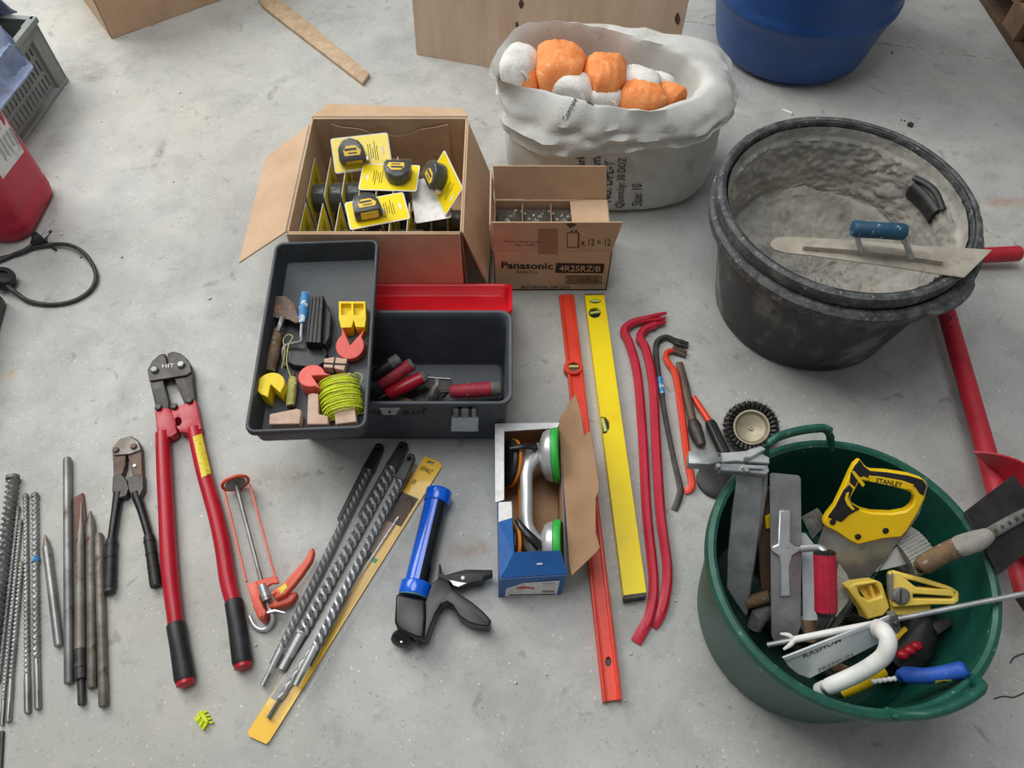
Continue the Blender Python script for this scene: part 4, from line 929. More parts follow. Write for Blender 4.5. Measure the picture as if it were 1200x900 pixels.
MB().prism([G(x, y, .045) for x, y in ((318, 697), (321, 690), (331, 684), (345, 668), (357, 655), (363, 643), (367, 641), (368, 647), (365, 657), (355, 672), (345, 685), (334, 697), (323, 702))], (0, 0, -.018)).build('trigger', 'caulk_orange', t, .004, 3)
MB().slab([(310, 712), (320, 704), (334, 697), (341, 694), (348, 693), (347, 698), (342, 705), (336, 708), (322, 712)], .030, .008).build('handle', 'caulk_orange', t, .004, 3)
MB().slab([(309, 717), (322, 713.5), (334, 717), (335, 719), (322, 716.5), (309, 720)], .034, .026).build('release_lever', 'steel_bright', t, .0008, 1)
bolts([(321, 695)], .045, 2.6, t, 'caulk_orange', .004); bolts([(306, 722)], .040, 2.2, t, 'caulk_orange', .004)
MB().slab([(326, 690), (334, 683), (337, 688), (329, 696)], .0458, .0448).build('sticker', 'label_yellow', t, smooth=0)

# ---- drill bits in clear sleeves
def sleeve(label, a, b, w, capc, pitch, rr_, mat='steel_bright', z=.012, lift=0):
    A_ = G(*a, z + lift); B_ = G(*b, z + lift); d = (B_ - A_).normalized(); L_ = (B_ - A_).length
    t = thing('sleeved_drill_bit', label, 'drill bit', (A_ + B_) / 2 - Vector((0, 0, z)), 'drill bits in clear sleeves')
    fo = MB().twist(A_ + d * .05, B_ - d * .06, rr_, pitch, .42, 2, 16, 12).build('flute', mat, t, smooth=0 if mat != 'steel' else 38); flutes(fo, A_ - ORG[t.name], d, rr_, .80, 'plastic_black' if mat != 'steel' else 'iron_dark')  # inner flute faces coloured dark to stand for shade in the grooves
    MB().tube([B_ - d * .065, B_ - d * .02, B_ + d * .012], [rr_ * .8, rr_ * .75, rr_ * .7], 10).build('shank', 'steel', t)
    M = frame((A_ + B_) / 2, d)
    MB(M).box((0, 0, -.0075), (L_ - .06, w * 1.7, .001)).build('backing_strip', 'plastic_black' if mat != 'steel' else 'iron_dark', t)
    MB(M).rings([[Vector((x, y, zz)) for y, zz in ((-w, -.009), (w, -.009), (w, .009), (-w, .009))] for x in (-L_ / 2 + .02, L_ / 2 - .012)]).build('clear_sleeve', 'film_grey', t, .002, 1)
    Mh = frame(A_, d)
    o_ = MB(Mh).prism([Vector((x, y, .010)) for x, y in ((-.012, -w * .75), (-.016, -w * .4), (-.016, w * .4), (-.012, w * .75), (.05, w * 1.05), (.05, -w * 1.05))], (0, 0, -.02), [[Vector((x, y, .010)) for x, y in ((-.006, -.004), (-.006, .004), (.002, .004), (.002, -.004))]]).build('hanger_cap', capc, t, .001, 1)
    if lift == 0: MB(M).rings([[Vector((x, y, zz)) for y, zz in ((-w * 1.04, -.010), (-w * .5, -.010), (-w * .5, .0085), (-w * 1.04, .0085))] for x in (-L_ / 2 + .04, -L_ / 2 + .18)]).build('sleeve_insert', capc, t)
    return t
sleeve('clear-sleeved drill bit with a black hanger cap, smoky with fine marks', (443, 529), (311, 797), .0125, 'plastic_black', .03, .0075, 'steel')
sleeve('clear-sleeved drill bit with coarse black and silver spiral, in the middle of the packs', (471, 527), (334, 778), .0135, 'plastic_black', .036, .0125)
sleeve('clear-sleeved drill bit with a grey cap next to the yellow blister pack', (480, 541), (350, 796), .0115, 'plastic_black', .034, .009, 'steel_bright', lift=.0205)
# yellow blister pack
t = thing('blister_pack', 'long yellow blister pack holding a masonry drill bit', 'drill bit pack', G(400, 700))
zz = .006; ax = [(495, 535), (518, 545), (314, 871), (290, 860)]
MB().slab([(498, 534.5), (515, 541.5), (518, 546), (316, 868), (312, 872), (292, 863), (290, 858)], zz, .003, [[(499, 541.5), (503, 539.5), (509, 542), (507, 545.5), (503, 543.5)]]).build('card', 'pack_yellow', t)
def alongp(f, g):
    x0, y0 = lerp(ax[0][0], ax[3][0], f), lerp(ax[0][1], ax[3][1], f); x1, y1 = lerp(ax[1][0], ax[2][0], f), lerp(ax[1][1], ax[2][1], f); return (lerp(x0, x1, g), lerp(y0, y1, g))
def cardpatch(f0, f1, g0, g1, mat, name, z=.0065): return MB().add([G(*alongp(f, g), z) for f, g in ((f0, g0), (f0, g1), (f1, g1), (f1, g0))], [(0, 1, 2, 3)]).build(name, mat, t, smooth=0)
cardpatch(.125, .225, .02, .9, 'wood_dark', 'printed_picture'); cardpatch(.225, .33, .05, .55, 'wood_block', 'printed_picture'); cardpatch(.335, .36, .2, .45, 'print_black', 'printed_mark'); cardpatch(.345, .36, .55, .8, 'green_pad', 'printed_mark')
cardpatch(.385, .415, .18, .42, 'print_black', 'printed_mark'); cardpatch(.42, .45, .15, .42, 'print_black', 'printed_mark'); cardpatch(.47, .87, .0, .60, 'steel_dull', 'window')
prt('DEWALT', [(491.5, 550), (505, 556), (508, 551), (494.5, 545.5)], lambda x, y: G(x, y, .0068), .01, 'print_black', t)
prt('XR', [(481, 566), (486, 568.5), (489, 563), (484, 560.5)], lambda x, y: G(x, y, .0068), 0, 'print_black', t); prt('450', [(424, 660), (431, 663), (433, 659), (426, 656)], lambda x, y: G(x, y, .0068), 0, 'print_black', t)
MB().tube(catmull([G(*alongp(.145, .35), .0075), G(*alongp(.135, .55), .0075), G(*alongp(.14, .72), .0075), G(*alongp(.155, .85), .0075)], 4), .0016, 6).build('printed_swash', 'print_black', t)
MB().twist(G(*alongp(.2, .55), .012), G(*alongp(.52, .45), .012), .0035, .03, .3).build('drill_bit', 'steel_bright', t)
MB().twist(G(*alongp(.52, .42), .013), G(*alongp(.86, .40), .013), .0065, .045, .4).build('drill_bit', 'steel', t)
MB().tube([G(*alongp(.86, .4), .013), G(*alongp(.93, .42), .012)], .004, 10).build('shank', 'iron_dark', t)
M0 = [G(*alongp(f, g), .02) for f, g in ((.12, .1), (.12, .92), (.93, .72), (.93, .12))]
MB().prism(M0, (0, 0, -.0145)).build('blister', 'film_clear', t, .003, 2)
MB().slab([(505, 563), (512, 566), (349, 833), (343, 829)], .0022, .0008).build('cover_edge', 'film_grey', t)

# ---- blue sealant gun
t = thing('sealant_gun', 'sealant gun with a glossy blue half-open barrel and black trigger handle', 'sealant gun', G(500, 680))
zb = .030; a = G(513, 583, zb); b = G(487, 690, zb); d = (b - a).normalized(); Mb = frame(a, d); L_ = (b - a).length
def arc(x, r0, r1, a0, a1, n=16): return [Vector((x, r0 * math.cos(q), r0 * math.sin(q))) for q in interp([a0, a1], n)] + [Vector((x, r1 * math.cos(q), r1 * math.sin(q))) for q in interp([a1, a0], n)]
# local +y is to the side; barrel covers the side away from the slot
sgn = 1 if (Mb.to_3x3() @ Vector((0, 1, 0))).x > 0 else -1
MB(Mb).rings([arc(x, .0255, .0235, (PI / 2 - .25) if sgn > 0 else (PI / 2 + .25), (PI / 2 + 3.0) if sgn > 0 else (PI / 2 - 3.0)) for x in (0, L_)]).build('barrel', 'blue_gun', t)
MB(Mb).lathe([(.0228, 0), (.0228, L_), (0, L_)], 30, Matrix.Rotation(PI / 2, 4, 'Y'), cap=True).build('cartridge_rest', 'plastic_black', t)
MB(Mb).lathe([(.010, -.016), (.0275, -.016), (.0285, -.013), (.0285, .012), (.0275, .014), (.010, .014)], 32, Matrix.Rotation(PI / 2, 4, 'Y'), closed=True).build('front_cap', 'blue_gun', t, .0008, 1)
MB(Mb).lathe([(.010, L_ - .012), (.031, L_ - .012), (.032, L_ - .009), (.032, L_ + .014), (.031, L_ + .017), (.010, L_ + .017)], 32, Matrix.Rotation(PI / 2, 4, 'Y'), closed=True).build('rear_collar', 'blue_gun', t, .0008, 1)
MB(Mb).lathe([(.0, L_ + .0165), (.031, L_ + .0165), (.031, L_ + .019), (0, L_ + .019)], 32, Matrix.Rotation(PI / 2, 4, 'Y')).build('seal_ring', 'teal', t)
MB().slab([(464, 695), (498, 702), (499, 722), (497, 748), (489, 748), (479, 744), (466, 738), (462, 728)], .055, .004).build('body', 'plastic_black', t, .006, 3)
MB().slab([(497, 750), (486, 747), (490, 725), (500, 700), (506, 684), (514, 677), (526, 681), (530, 690), (540, 697), (553, 705), (566, 716), (576, 727), (573, 734), (562, 733), (550, 730), (538, 722), (530, 709), (524, 705), (517, 708), (511, 718), (505, 733), (500, 748)], .046, .006).build('handle', 'plastic_black', t, .006, 3)
MB().slab([(513, 677), (514, 661), (516, 660), (517, 664), (516, 671), (521, 674), (534, 670), (546, 667), (577, 667.5), (577, 673), (567, 676), (566, 681), (552, 683), (540, 686), (532, 684), (524, 681)], .040, .012).build('trigger', 'rubber_black', t, .003, 2)
MB().slab([(526, 679), (540, 682), (548, 683), (537, 688), (531, 686)], .042, .036).build('pivot_plate', 'aluminium', t, .001, 1)
bolts([(542.5, 677.5)], .040, 2.4, t, 'white_plastic', .003)
c = G(471, 749, .03); MB().lathe([(0, -.014), (.016, -.012), (.021, -.004), (.021, .004), (.012, .010), (0, .012)], 20, frame((0, 0, 0), d).to_3x3().to_4x4() @ Matrix.Rotation(PI / 2 - .5, 4, 'Y'), c).build('plunger_knob', 'plastic_black', t)
MB().tube([G(478, 742, .03), c], .006, 8).build('plunger_rod', 'iron_dark', t); MB().slab([(487, 747), (494, 748), (492, 754), (486, 753)], .035, .012).build('release_catch', 'plastic_black', t, .002, 1)
bolts([(470.5, 752)], .038, 1.6, t, 'steel_bright', .003)

# ---- spirit levels
t = thing('spirit_level', 'bright yellow box-section spirit level with dark end cap', 'spirit level', G(720, 520))
zt = .024
MB().slab([(685.5, 346), (708, 345.5), (757.5, 694), (731, 697.5)], zt, .0, [circ(697, 366.5, 7.2, 16, 6.2), circ(697.5, 353, 7.0, 12, 2.6), [(704, 488), (710, 489), (714, 494), (714.5, 501), (711, 507.5), (706.5, 508.5)]]).build('body', 'level_yellow', t, .0006, 1)
MB().slab([(731, 697), (757, 693.5), (757.5, 699), (731.5, 703)], zt - .0005, .0).build('end_cap', 'iron_dark', t, .0006, 1)
MB().slab([(685.5, 344.5), (708, 344), (708.3, 347), (685.8, 347)], zt - .0005, .0).build('end_cap', 'iron_dark', t, .0006, 1)
for cx, cy, rx, ry, ang in ((697, 366.5, 7.6, 6.6, .4), (697.5, 353, 7.3, 2.9, 0)):
    MB().slab(circ(cx, cy, rx, 20, ry), zt - .009, .002).build('vial_seat', 'plastic_black', t); MB().tube([G(cx - rx * .75, cy + rx * .3 * ang, zt - .006), G(cx + rx * .75, cy - rx * .3 * ang, zt - .006)], .0042, 10).build('vial', 'vial', t)
MB().slab([(704, 487), (710.5, 488), (715, 494), (715, 502), (711, 508.5), (706, 509.5)], zt - .009, .002).build('vial_seat', 'plastic_black', t); MB().tube([G(706, 491, zt - .006), G(710, 506, zt - .006)], .0048, 10).build('vial', 'vial', t)
t = thing('spirit_level', 'orange-red ribbed spirit level half under the open blue box', 'spirit level', G(690, 600))
a0, a1, b0, b1 = (655.5, 345), (672.5, 345), (729, 819), (707, 822)
def lv(f, g): return (lerp(lerp(a0[0], b1[0], f), lerp(a1[0], b0[0], f), g), lerp(lerp(a0[1], b1[1], f), lerp(a1[1], b0[1], f), g))
MB().slab([lv(0, .14), lv(0, .80), lv(1, .80), lv(1, .14)], .013, .004, [circ(*lv(.175, .5), 3.0, 14, 5.0), circ(*lv(.905, .5), 3.6, 14, 6.2)]).build('web', 'orange_red', t)
for g0, g1 in ((0, .16), (.78, 1.0)): MB().slab([lv(0, g0), lv(0, g1), lv(1, g1), lv(1, g0)], .019, .0).build('flange', 'orange_red', t, .0012, 2)
MB().slab([lv(0, .18), lv(0, .26), lv(1, .26), lv(1, .18)], .0145, .012).build('rib', 'orange_red', t, .0006, 1)
cx, cy = lv(.178, .42)
MB().slab(circ(cx, cy, 11.5, 22, 8.5), .022, .004, [circ(cx, cy, 7, 18, 5)]).build('vial_housing', 'orange_red', t, .001, 1)
MB().slab(circ(cx, cy, 7.6, 18, 5.4), .015, .004).build('vial_seat', 'wood_old', t); MB().tube([G(cx - 5.5, cy, .017), G(cx + 5.5, cy, .017)], .004, 10).build('vial', 'vial', t)
MB().slab(circ(*lv(.905, .5), 3.6, 14, 6.2), .0045, .001).build('slot', 'iron_dark', t)

# ---- crowbars and pry bars
def crowbar(label, pts, zs, radii, mat, claw, tipmat=None, name='crowbar', n=8):
    P = [G(x, y, z) for (x, y), z in zip(pts, zs)]; t = thing(name, label, 'crowbar', P[len(P) // 2] - Vector((0, 0, zs[len(P) // 2])), None)
    C = catmull(P, 6); MB().tube(C, radii, n, phase=PI / 8).build('shaft', mat, t, smooth=25)
    for cl in claw: MB().tube(catmull([G(*q) for q in cl], 4), [(.0065, .008), (.006, .006), (.004, .0022)], 8).build('claw', mat if tipmat is None else tipmat, t, smooth=40)
    return t
rz_ = [.011] * 8
crowbar('red crowbar with a hooked claw, lying beside the yellow level', [(760, 374), (742, 378), (731.5, 388), (738, 404), (747, 440), (753, 510), (758, 600), (766, 680), (762, 718), (753, 738), (745, 753)], [.013, .013, .013] + [.012] * 6 + [.008, .003], [.0105, .0105, .0112, .0112, .0112, .0112, .011, .0105, (.011, .007), (.012, .005), (.012, .0018)], 'bar_red', [[(757, 373, .015), (770, 369.5, .016), (781, 366.5, .014)], [(757, 376, .011), (770, 374.5, .011), (780, 373, .009)]])
crowbar('red crowbar lying against the other red one, its tip shorter', [(768, 381), (756, 386), (750, 396), (757, 410), (765, 450), (769, 520), (774, 600), (782, 665), (779, 700), (772, 722), (764, 734)], [.012, .012, .012] + [.012] * 6 + [.008, .003], [.0105, .0105, .0112, .0112, .0112, .0112, .011, .0105, (.011, .007), (.012, .005), (.012, .0018)], 'bar_red', [[(765, 381.5, .012), (774, 379, .012), (780, 378, .009)]])
crowbar('slim black pry bar with a blue wrap, between red and orange bars', [(792, 400), (781, 395), (771, 400), (768.5, 412), (772, 440), (780, 490), (790, 540), (797, 570), (796, 582), (790, 598)], [.009] * 7 + [.008, .006, .002], [.007, .007, .0075, .0075, .0062, .006, .006, (.007, .005), (.008, .004), (.008, .0015)], 'iron_dark', [[(790, 399, .01), (798, 400.5, .01), (807, 402.5, .008)], [(790, 401, .007), (797, 404, .007), (806, 406.5, .006)]])
t = [o_ for o_ in COL.objects if o_.get('label', '').startswith('slim black')][0]
MB().tube([G(773, 443, .009), G(776, 462, .009)], .0072, 8).build('wrap', 'blue_white', t)
crowbar('orange pry bar with a dark hooked claw next to the black pry bar', [(791, 410.5), (783, 412), (780, 418), (784, 427), (792, 441), (799.5, 490), (806, 540), (811, 566), (808, 573), (802, 576)], [.010] * 7 + [.009, .007, .004], [.0065, .0065, .007, .008, .0085, .0085, .0085, (.009, .007), (.009, .004), (.008, .002)], 'orange_red', [[(788, 409, .011), (797, 410.5, .010), (805, 413, .008)], [(788, 411, .009), (797, 414, .008), (804, 417.5, .007)]], 'iron_rust')
t = thing('masonry_chisel', 'old rusty flat chisel with a mushroomed dark head beside the orange pry bar', 'chisel', G(808, 470))
MB().tube([G(796, 425, .004), G(802.5, 450, .008), G(811.5, 492, .012), G(812.5, 498, .012)], [(.009, .0035), (.0105, .006), (.010, .010), (.011, .011)], 10).build('shaft', 'iron_rust', t)
MB().tube([G(812, 494, .014), G(814, 500, .0165), G(818, 512, .0165), G(822, 522, .0165)], [.012, .0155, .015, .011], 12).build('head', 'iron_dark', t)
t = thing('bolster', 'orange-shafted tool with a ribbed black rubber grip by the wire brush', 'chisel', G(835, 500))
MB().tube([G(813, 465, .008), G(817, 472, .009), G(834, 498, .016)], [.0055, .007, .008], 10).build('shaft', 'orange_red', t)
grip(t, G(832, 495, .0175), G(851, 536, .032), .0125, ribs=0)
sdv = (G(851, 536, .032) - G(832, 495, .0175)).normalized()
for k in range(10):
    a_ = 2 * PI * k / 10; s1 = sdv.cross(Vector((0, 0, 1))).normalized(); s2 = s1.cross(sdv); of = (s1 * math.cos(a_) + s2 * math.sin(a_)) * .0125
    MB().tube([G(833.2, 498, .0185) + of, G(850, 533.5, .031) + of], .0014, 5).build('grip_rib', 'rubber_black', t)
t = tag(MB().lathe([(0, 0), (.038, 0), (.044, .004), (.044, .010), (.037, .014), (.012, .016), (0, .016)], 30, c=G(839, 564, .0)).build('grinding_disc', 'rubber_black', None), 'dark round rubber disc lying under the steel clamp', 'disc')

# ---- knotted wire cup brush
c = G(878.5, 503, .02); up_ = Vector((-.16, -.34, .92)).normalized(); Mc = frame(c, (1, .1, .2), up_)
t = thing('wire_cup_brush', 'round knotted wire cup brush with a pale metal cup', 'wire brush', G(876, 503))
MB(Mc).lathe([(.0, .012), (.028, .012), (.036, .018), (.040, .03), (.036, .03), (.031, .022), (.0, .016)], 36).build('cup', 'brush_cup', t)
MB(Mc).lathe([(0, .004), (.05, .002), (.054, .006), (.054, .012), (.03, .014), (0, .014)], 36).build('backing_plate', 'teal', t)
MB(Mc).lathe([(.0, .016), (.006, .016), (.006, .021), (.0035, .021), (.0035, .019), (0, .019)], 6).build('arbor_nut', 'brush_cup', t)
proto_k = None
for ring_i, (r0, r1, nk, z0, z1) in enumerate(((.036, .054, 30, .012, .034), (.038, .060, 30, .008, .024))):
    for k in range(nk):
        a_ = 2 * PI * (k + .5 * ring_i) / nk; A_ = Vector((r0 * math.cos(a_), r0 * math.sin(a_), z0 + .006)); B_ = Vector((r1 * math.cos(a_ + .05), r1 * math.sin(a_ + .05), z1))
        MB(Mc).twist(A_, B_, .0042, .009, .35, 2, 8, 5, r1=.0056).build('wire_knot', 'wire_steel', t)
mb = MB(Mc)
for k in range(700):
    a_ = random.uniform(0, 2 * PI); r_ = random.uniform(.048, .058); A_ = Vector((r_ * math.cos(a_), r_ * math.sin(a_), random.uniform(.02, .032)))
    mb.tube([A_, A_ + Vector((math.cos(a_) * random.uniform(.002, .009) + random.uniform(-.003, .003), math.sin(a_) * random.uniform(.002, .009) + random.uniform(-.003, .003), random.uniform(.002, .009)))], .0004, 3)
wo = mb.build('loose_wire', 'wire_steel', t, smooth=0); wo['kind'] = 'stuff'

# ---- yellow comb clip
t = thing('plastic_clip', 'small yellow-green plastic comb clip lying below the red bolt cutter', 'clip', G(238, 846))
MB().slab([(232, 834), (237, 832), (244, 845), (241, 849)], .010, .0).build('spine', 'string_lime', t, .001, 1)
for k in range(6): x, y = lerp(232.5, 241, k / 5), lerp(835, 846, k / 5); MB().slab([(x, y), (x + 1.6, y + 1.7), (x - 3.5, y + 9.5), (x - 5, y + 8)], .006 + .004 * (k % 2), .0).build('tooth', 'string_lime', t)
for k in range(4): x, y = lerp(237, 244, k / 3), lerp(834, 846, k / 3); MB().slab([(x, y), (x + 1.2, y + 1.8), (x + 6, y + .5), (x + 5.5, y - 1)], .006, .0).build('tooth', 'string_lime', t)

# ---- red earth auger
t = thing('earth_auger', 'red earth auger with T-handle, its shaft running under the black tub rim', 'auger', G(1150, 500))
pA = G(1107, 358, .042); pB = G(1160, 545, .078); d = (pA - pB).normalized(); pT = pA + d * ((1.386 - pA.y) / d.y); pE = pB - d * .30
MB().tube([pE, pB, pA, pT], .0205, 20).build('shaft', 'auger_red', t)
hdx = Vector((1, .02, .05)); zt_ = pT.z
MB().tube([pT - hdx * (pT.x - .965), pT + hdx * .226], .0205, 20).build('t_handle', 'auger_red', t)
e2 = pT + hdx * .226; MB().tube([e2 - hdx * .001, e2 + hdx * .004], [.0208, .018], 20).build('end_cap', 'tool_red', t)
S1 = d.cross(Vector((0, 0, 1))).normalized(); S2 = S1.cross(d)
def flight(f0, f1, ph, n=40):
    R_ = []
    for k in range(n + 1):
        f = lerp(f0, f1, k / n); ang = ph - 2 * PI * f * 1.5; o_ = lerp(pB, pE, f) - d * .005; v = S1 * math.cos(ang) + S2 * math.sin(ang)
        tk = d * .0022; R_.append([o_ + v * .018 - tk, o_ + v * .084 - tk, o_ + v * .084 + tk, o_ + v * .018 + tk])
    return MB().rings(R_)
flight(.02, .60, 2.6).build('flight', 'auger_red', t, smooth=50); flight(.60, 1.0, 2.6).build('flight', 'auger_red', t, smooth=50)
MB().tube([pE, pE - d * .05], [.02, .004], 12).build('tip', 'iron_dark', t)
sh = [o_ for o_ in t.children if o_.name.startswith('shaft')][0]; srf = on_mesh([sh], .0008)
mb = MB(); textpx(mb, 'V H 3', [(1112, 388), (1106.5, 363), (1115.5, 360), (1122, 385)], srf, .012); mb.build('handwriting', 'print_black', sh, smooth=0, flip=False)

# ---- wires and crumbs
for lab, pts in (('thin dark wire offcut lying flat near the green bucket rim', [(1165, 819), (1176, 816), (1188, 817), (1202, 811)]), ('curled dark wire offcut beside the red auger tip', [(1184, 777), (1188, 771), (1196, 767), (1206, 764)])):
    tag(MB().tube(catmull([G(x, y, .0015) for x, y in pts], 5), .0012, 6).build('wire_offcut', 'iron_dark'), lab, 'wire')
t = tag(MB().slab([(916, 128), (918, 127), (929, 131), (928, 133.5)], .006, 0).build('plaster_chip', 'paper_white', None, .001, 1), 'white plaster chip lying behind the black tub rim', 'chip')
t = tag(MB().slab([(1064, 143.5), (1067, 142), (1071.5, 144.5), (1070, 147.5), (1065, 146)], .008, 0).build('rubber_crumb', 'crumb_dark', None, .001, 1), 'black rubber crumb lying on the floor behind the tubs', 'crumb')
for x, y, s_, m_ in ((1056, 141, 1.2, 'd'), (1060, 142, 1.4, 'd'), (211, 109, 1.6, 'p'), (119, 143, 1.4, 'p'), (203, 213, 1.6, 'p'), (213, 125, 1.2, 'p'), (72, 275, 2, 'p'), (246, 350, 2, 'p'), (95, 302, 1.2, 'd'), (143, 302, 1.2, 'd'), (791, 704, 1.6, 'p'), (739, 766, 1.6, 'p'), (733, 821, 1.6, 'p'), (300, 756, 1.6, 'p'), (300, 660, 1.2, 'p'), (640, 790, 1.3, 'p'), (604, 800, 1.6, 'p'), (875, 160, 1.5, 'd'), (1045, 62, 1.6, 'd'), (1088, 92, 1.3, 'p')):
    lab = 'tiny pale mortar crumb lying on the concrete floor' if m_ == 'p' else 'tiny dark crumb of dirt lying on the concrete floor'
    q = G(x, y); r_ = s_ * .0019
    tag(MB().ell(q + Vector((0, 0, r_ * .5)), (r_ * 1.3, r_, r_ * .7), 7, 5, rotz(x), lambda p: p + Vector((nz(p, 300), nz(p, 300, 4), 0)) * r_ * .5).build('floor_crumb', 'crumb_pale' if m_ == 'p' else 'crumb_dark'), lab, 'crumb', 'pale floor crumbs' if m_ == 'p' else 'dark floor crumbs')
# ================================================================== pool float lying across the tub rim
t = thing('pool_float', 'long grey steel pool float with a blue handle lying across the tub rim', 'float', G(1030, 295, .35))
zf = .3535
MB().slab([(903, 287), (904, 283), (909, 279), (918, 277), (935, 277.5), (1000, 281), (1080, 288), (1125, 290), (1163, 292.5), (1130, 325), (1100, 321), (1050, 313), (1000, 306), (950, 299), (920, 296), (908, 292)], zf, zf - .003).build('blade', 'float_steel', t, .0006, 1)
MB().tube([G(940, 287.5, zf + .004), G(1000, 292, zf + .005), G(1060, 299, zf + .005), G(1103, 306, zf + .004)], [(.010, .008)] * 4, rect=True).build('mount_rail', 'float_steel', t, .001, 1)
for (x, y), (x2, y2) in (((1008, 293), (1003, 272)), ((1068, 301), (1058, 276))):
    MB().tube([G(x, y, zf + .006), lerp(G(x, y, zf + .006), G(x2, y2, zf + .062), .7), G(x2, y2, zf + .062)], [(.009, .006), (.007, .005), (.008, .008)], rect=True).build('post', 'aluminium', t, .0015, 1)
a = G(999, 268, zf + .064); b = G(1061, 272, zf + .064)
MB().tube([a, lerp(a, b, .05), lerp(a, b, .5), lerp(a, b, .95), b], [.015, .0175, .0165, .0175, .015], 18).build('grip', 'blue_old', t)

# ================================================================== things in the tool tray
def on_tray(z): return TZ + z
t = thing('brick_trowel', 'old brick trowel with a worn wooden handle in the tray', 'trowel', G(325, 390, TZ))
MB().prism([G(x, y, .222) for x, y in ((319, 349), (326, 346.5), (335, 347), (345, 356), (351, 376), (347, 379), (338, 374), (328, 373), (316, 370.5))], (0, 0, -.003)).build('blade', 'iron_rust', t, .0006, 1)
MB().tube(catmull([G(331, 372, .224), G(329, 379, .228), G(326, 388, .222)], 4), .0055, 8).build('tang', 'steel', t)
MB().tube([G(326, 386, .215), G(325, 396, .214), G(320, 420, .211), G(316.5, 436, .21)], [.0085, .0115, .0125, .010], 14).build('handle', 'wood_old', t)
t = thing('paint_roller', 'bent-wire paint roller frame with a blue and white handle', 'roller frame', G(350, 390, TZ))
MB().tube([G(357.5, 344, .238), G(357, 352, .238), G(355, 372, .236), G(354, 379, .235)], [.0085, .0105, .010, .006], 14).build('handle', 'blue_white', t)
MB().tube(catmull([G(354, 377, .235), G(353, 392, .232), G(352.5, 400, .228), G(345, 402, .224), G(335, 405, .220), G(331.5, 411, .216), G(332.5, 420, .208), G(334, 429, .2)], 5), .0035, 8).build('wire_frame', 'steel', t)
t = thing('plastic_caddy', 'black ridged plastic block standing in the tray', 'block', G(370, 385, TZ))
MB().slab([(364, 346), (379, 345.5), (376, 402), (357.5, 401)], .236, on_tray(0)).build('ridged_box', 'plastic_black', t, .0015, 1)
for k in range(4): MB().slab([(lerp(364.5, 376, k / 3) + .6, 347), (lerp(364.5, 376, k / 3) + 2.4, 347), (lerp(358, 373, k / 3) + 2.4, 401), (lerp(358, 373, k / 3) + .6, 401)], .2385, .235).build('ridge', 'rubber_black', t, .0005, 1)
MB().slab([(379, 347), (388, 368), (386, 395), (381, 404), (376, 402)], .222, on_tray(0)).build('side_wall', 'plastic_black', t, .0015, 1)
MB().slab([(336, 409), (356, 402), (380, 404), (384, 414), (380, 424), (371, 431), (352, 429), (344, 428), (337, 425)], .213, on_tray(0)).build('foot', 'plastic_black', t, .002, 1)
# plastic line blocks
t = thing('line_clip', 'yellow plastic clip with two hollow compartments in the tray', 'clip', G(412, 370, TZ))
MB().slab([(397, 353), (428, 353), (429, 373), (427.5, 383.5), (416.5, 383), (414.5, 375), (412, 383.5), (399.5, 384), (397, 373)], .226, on_tray(0), [[(399.5, 355.5), (411.5, 355.5), (411.5, 369), (400, 369)], [(414, 355.5), (426, 355.5), (426, 369), (414.5, 369)]]).build('body', 'block_yellow', t, .0006, 1)
MB().slab([(399, 355), (427, 355), (427, 370), (399, 370)], .212, on_tray(0)).build('floor', 'block_yellow', t)
def pac(label, cx, cy, r, cut, half, z0, z1, mat, layers=1, tilt=None, wing=1.25):
    """disc-shaped corner block with a V notch opening towards world angle cut"""
    c = G(cx, cy, z1); t = thing('corner_block', label, 'corner block', Vector((c.x, c.y, z0)), 'plastic corner blocks in the tray')
    for L_ in range(layers):
        h0 = lerp(z0, z1, L_ / layers) + (.0008 if L_ else 0); h1 = lerp(z0, z1, (L_ + 1) / layers)
        pts = [Vector((0, 0, 0))]; n = 22
        for k in range(n + 1):
            a_ = cut + half + (2 * PI - 2 * half) * k / n; rr_ = r * (wing if k in (0, n) else 1)
            pts.append(Vector((rr_ * math.cos(a_), rr_ * math.sin(a_), 0)))
        M = Matrix.Translation(Vector((c.x, c.y, h1))) @ (tilt if tilt is not None else Matrix.Identity(4))
        MB().prism([M @ p for p in pts], (M.to_3x3() @ Vector((0, 0, -1))) * (h1 - h0)).build('notched_disc', mat, t, .0012, 1)
    return t
pac('round yellow plastic corner block with a V notch, at the tray corner', 317, 450, .0285, -1.15, .42, on_tray(0), .236, 'block_yellow', 2, wing=1.12)
pac('coral red stacked corner block lying between the wooden blocks', 365, 440, .027, -.45, .5, on_tray(.0), .234, 'block_red', 3, wing=1.45)
pac('coral red corner block with its V notch spread open, below the yellow clip', 410, 405, .030, 1.45, .55, on_tray(.002), .224, 'block_red', 1, Matrix.Rotation(.3, 4, 'X'), wing=1.6)
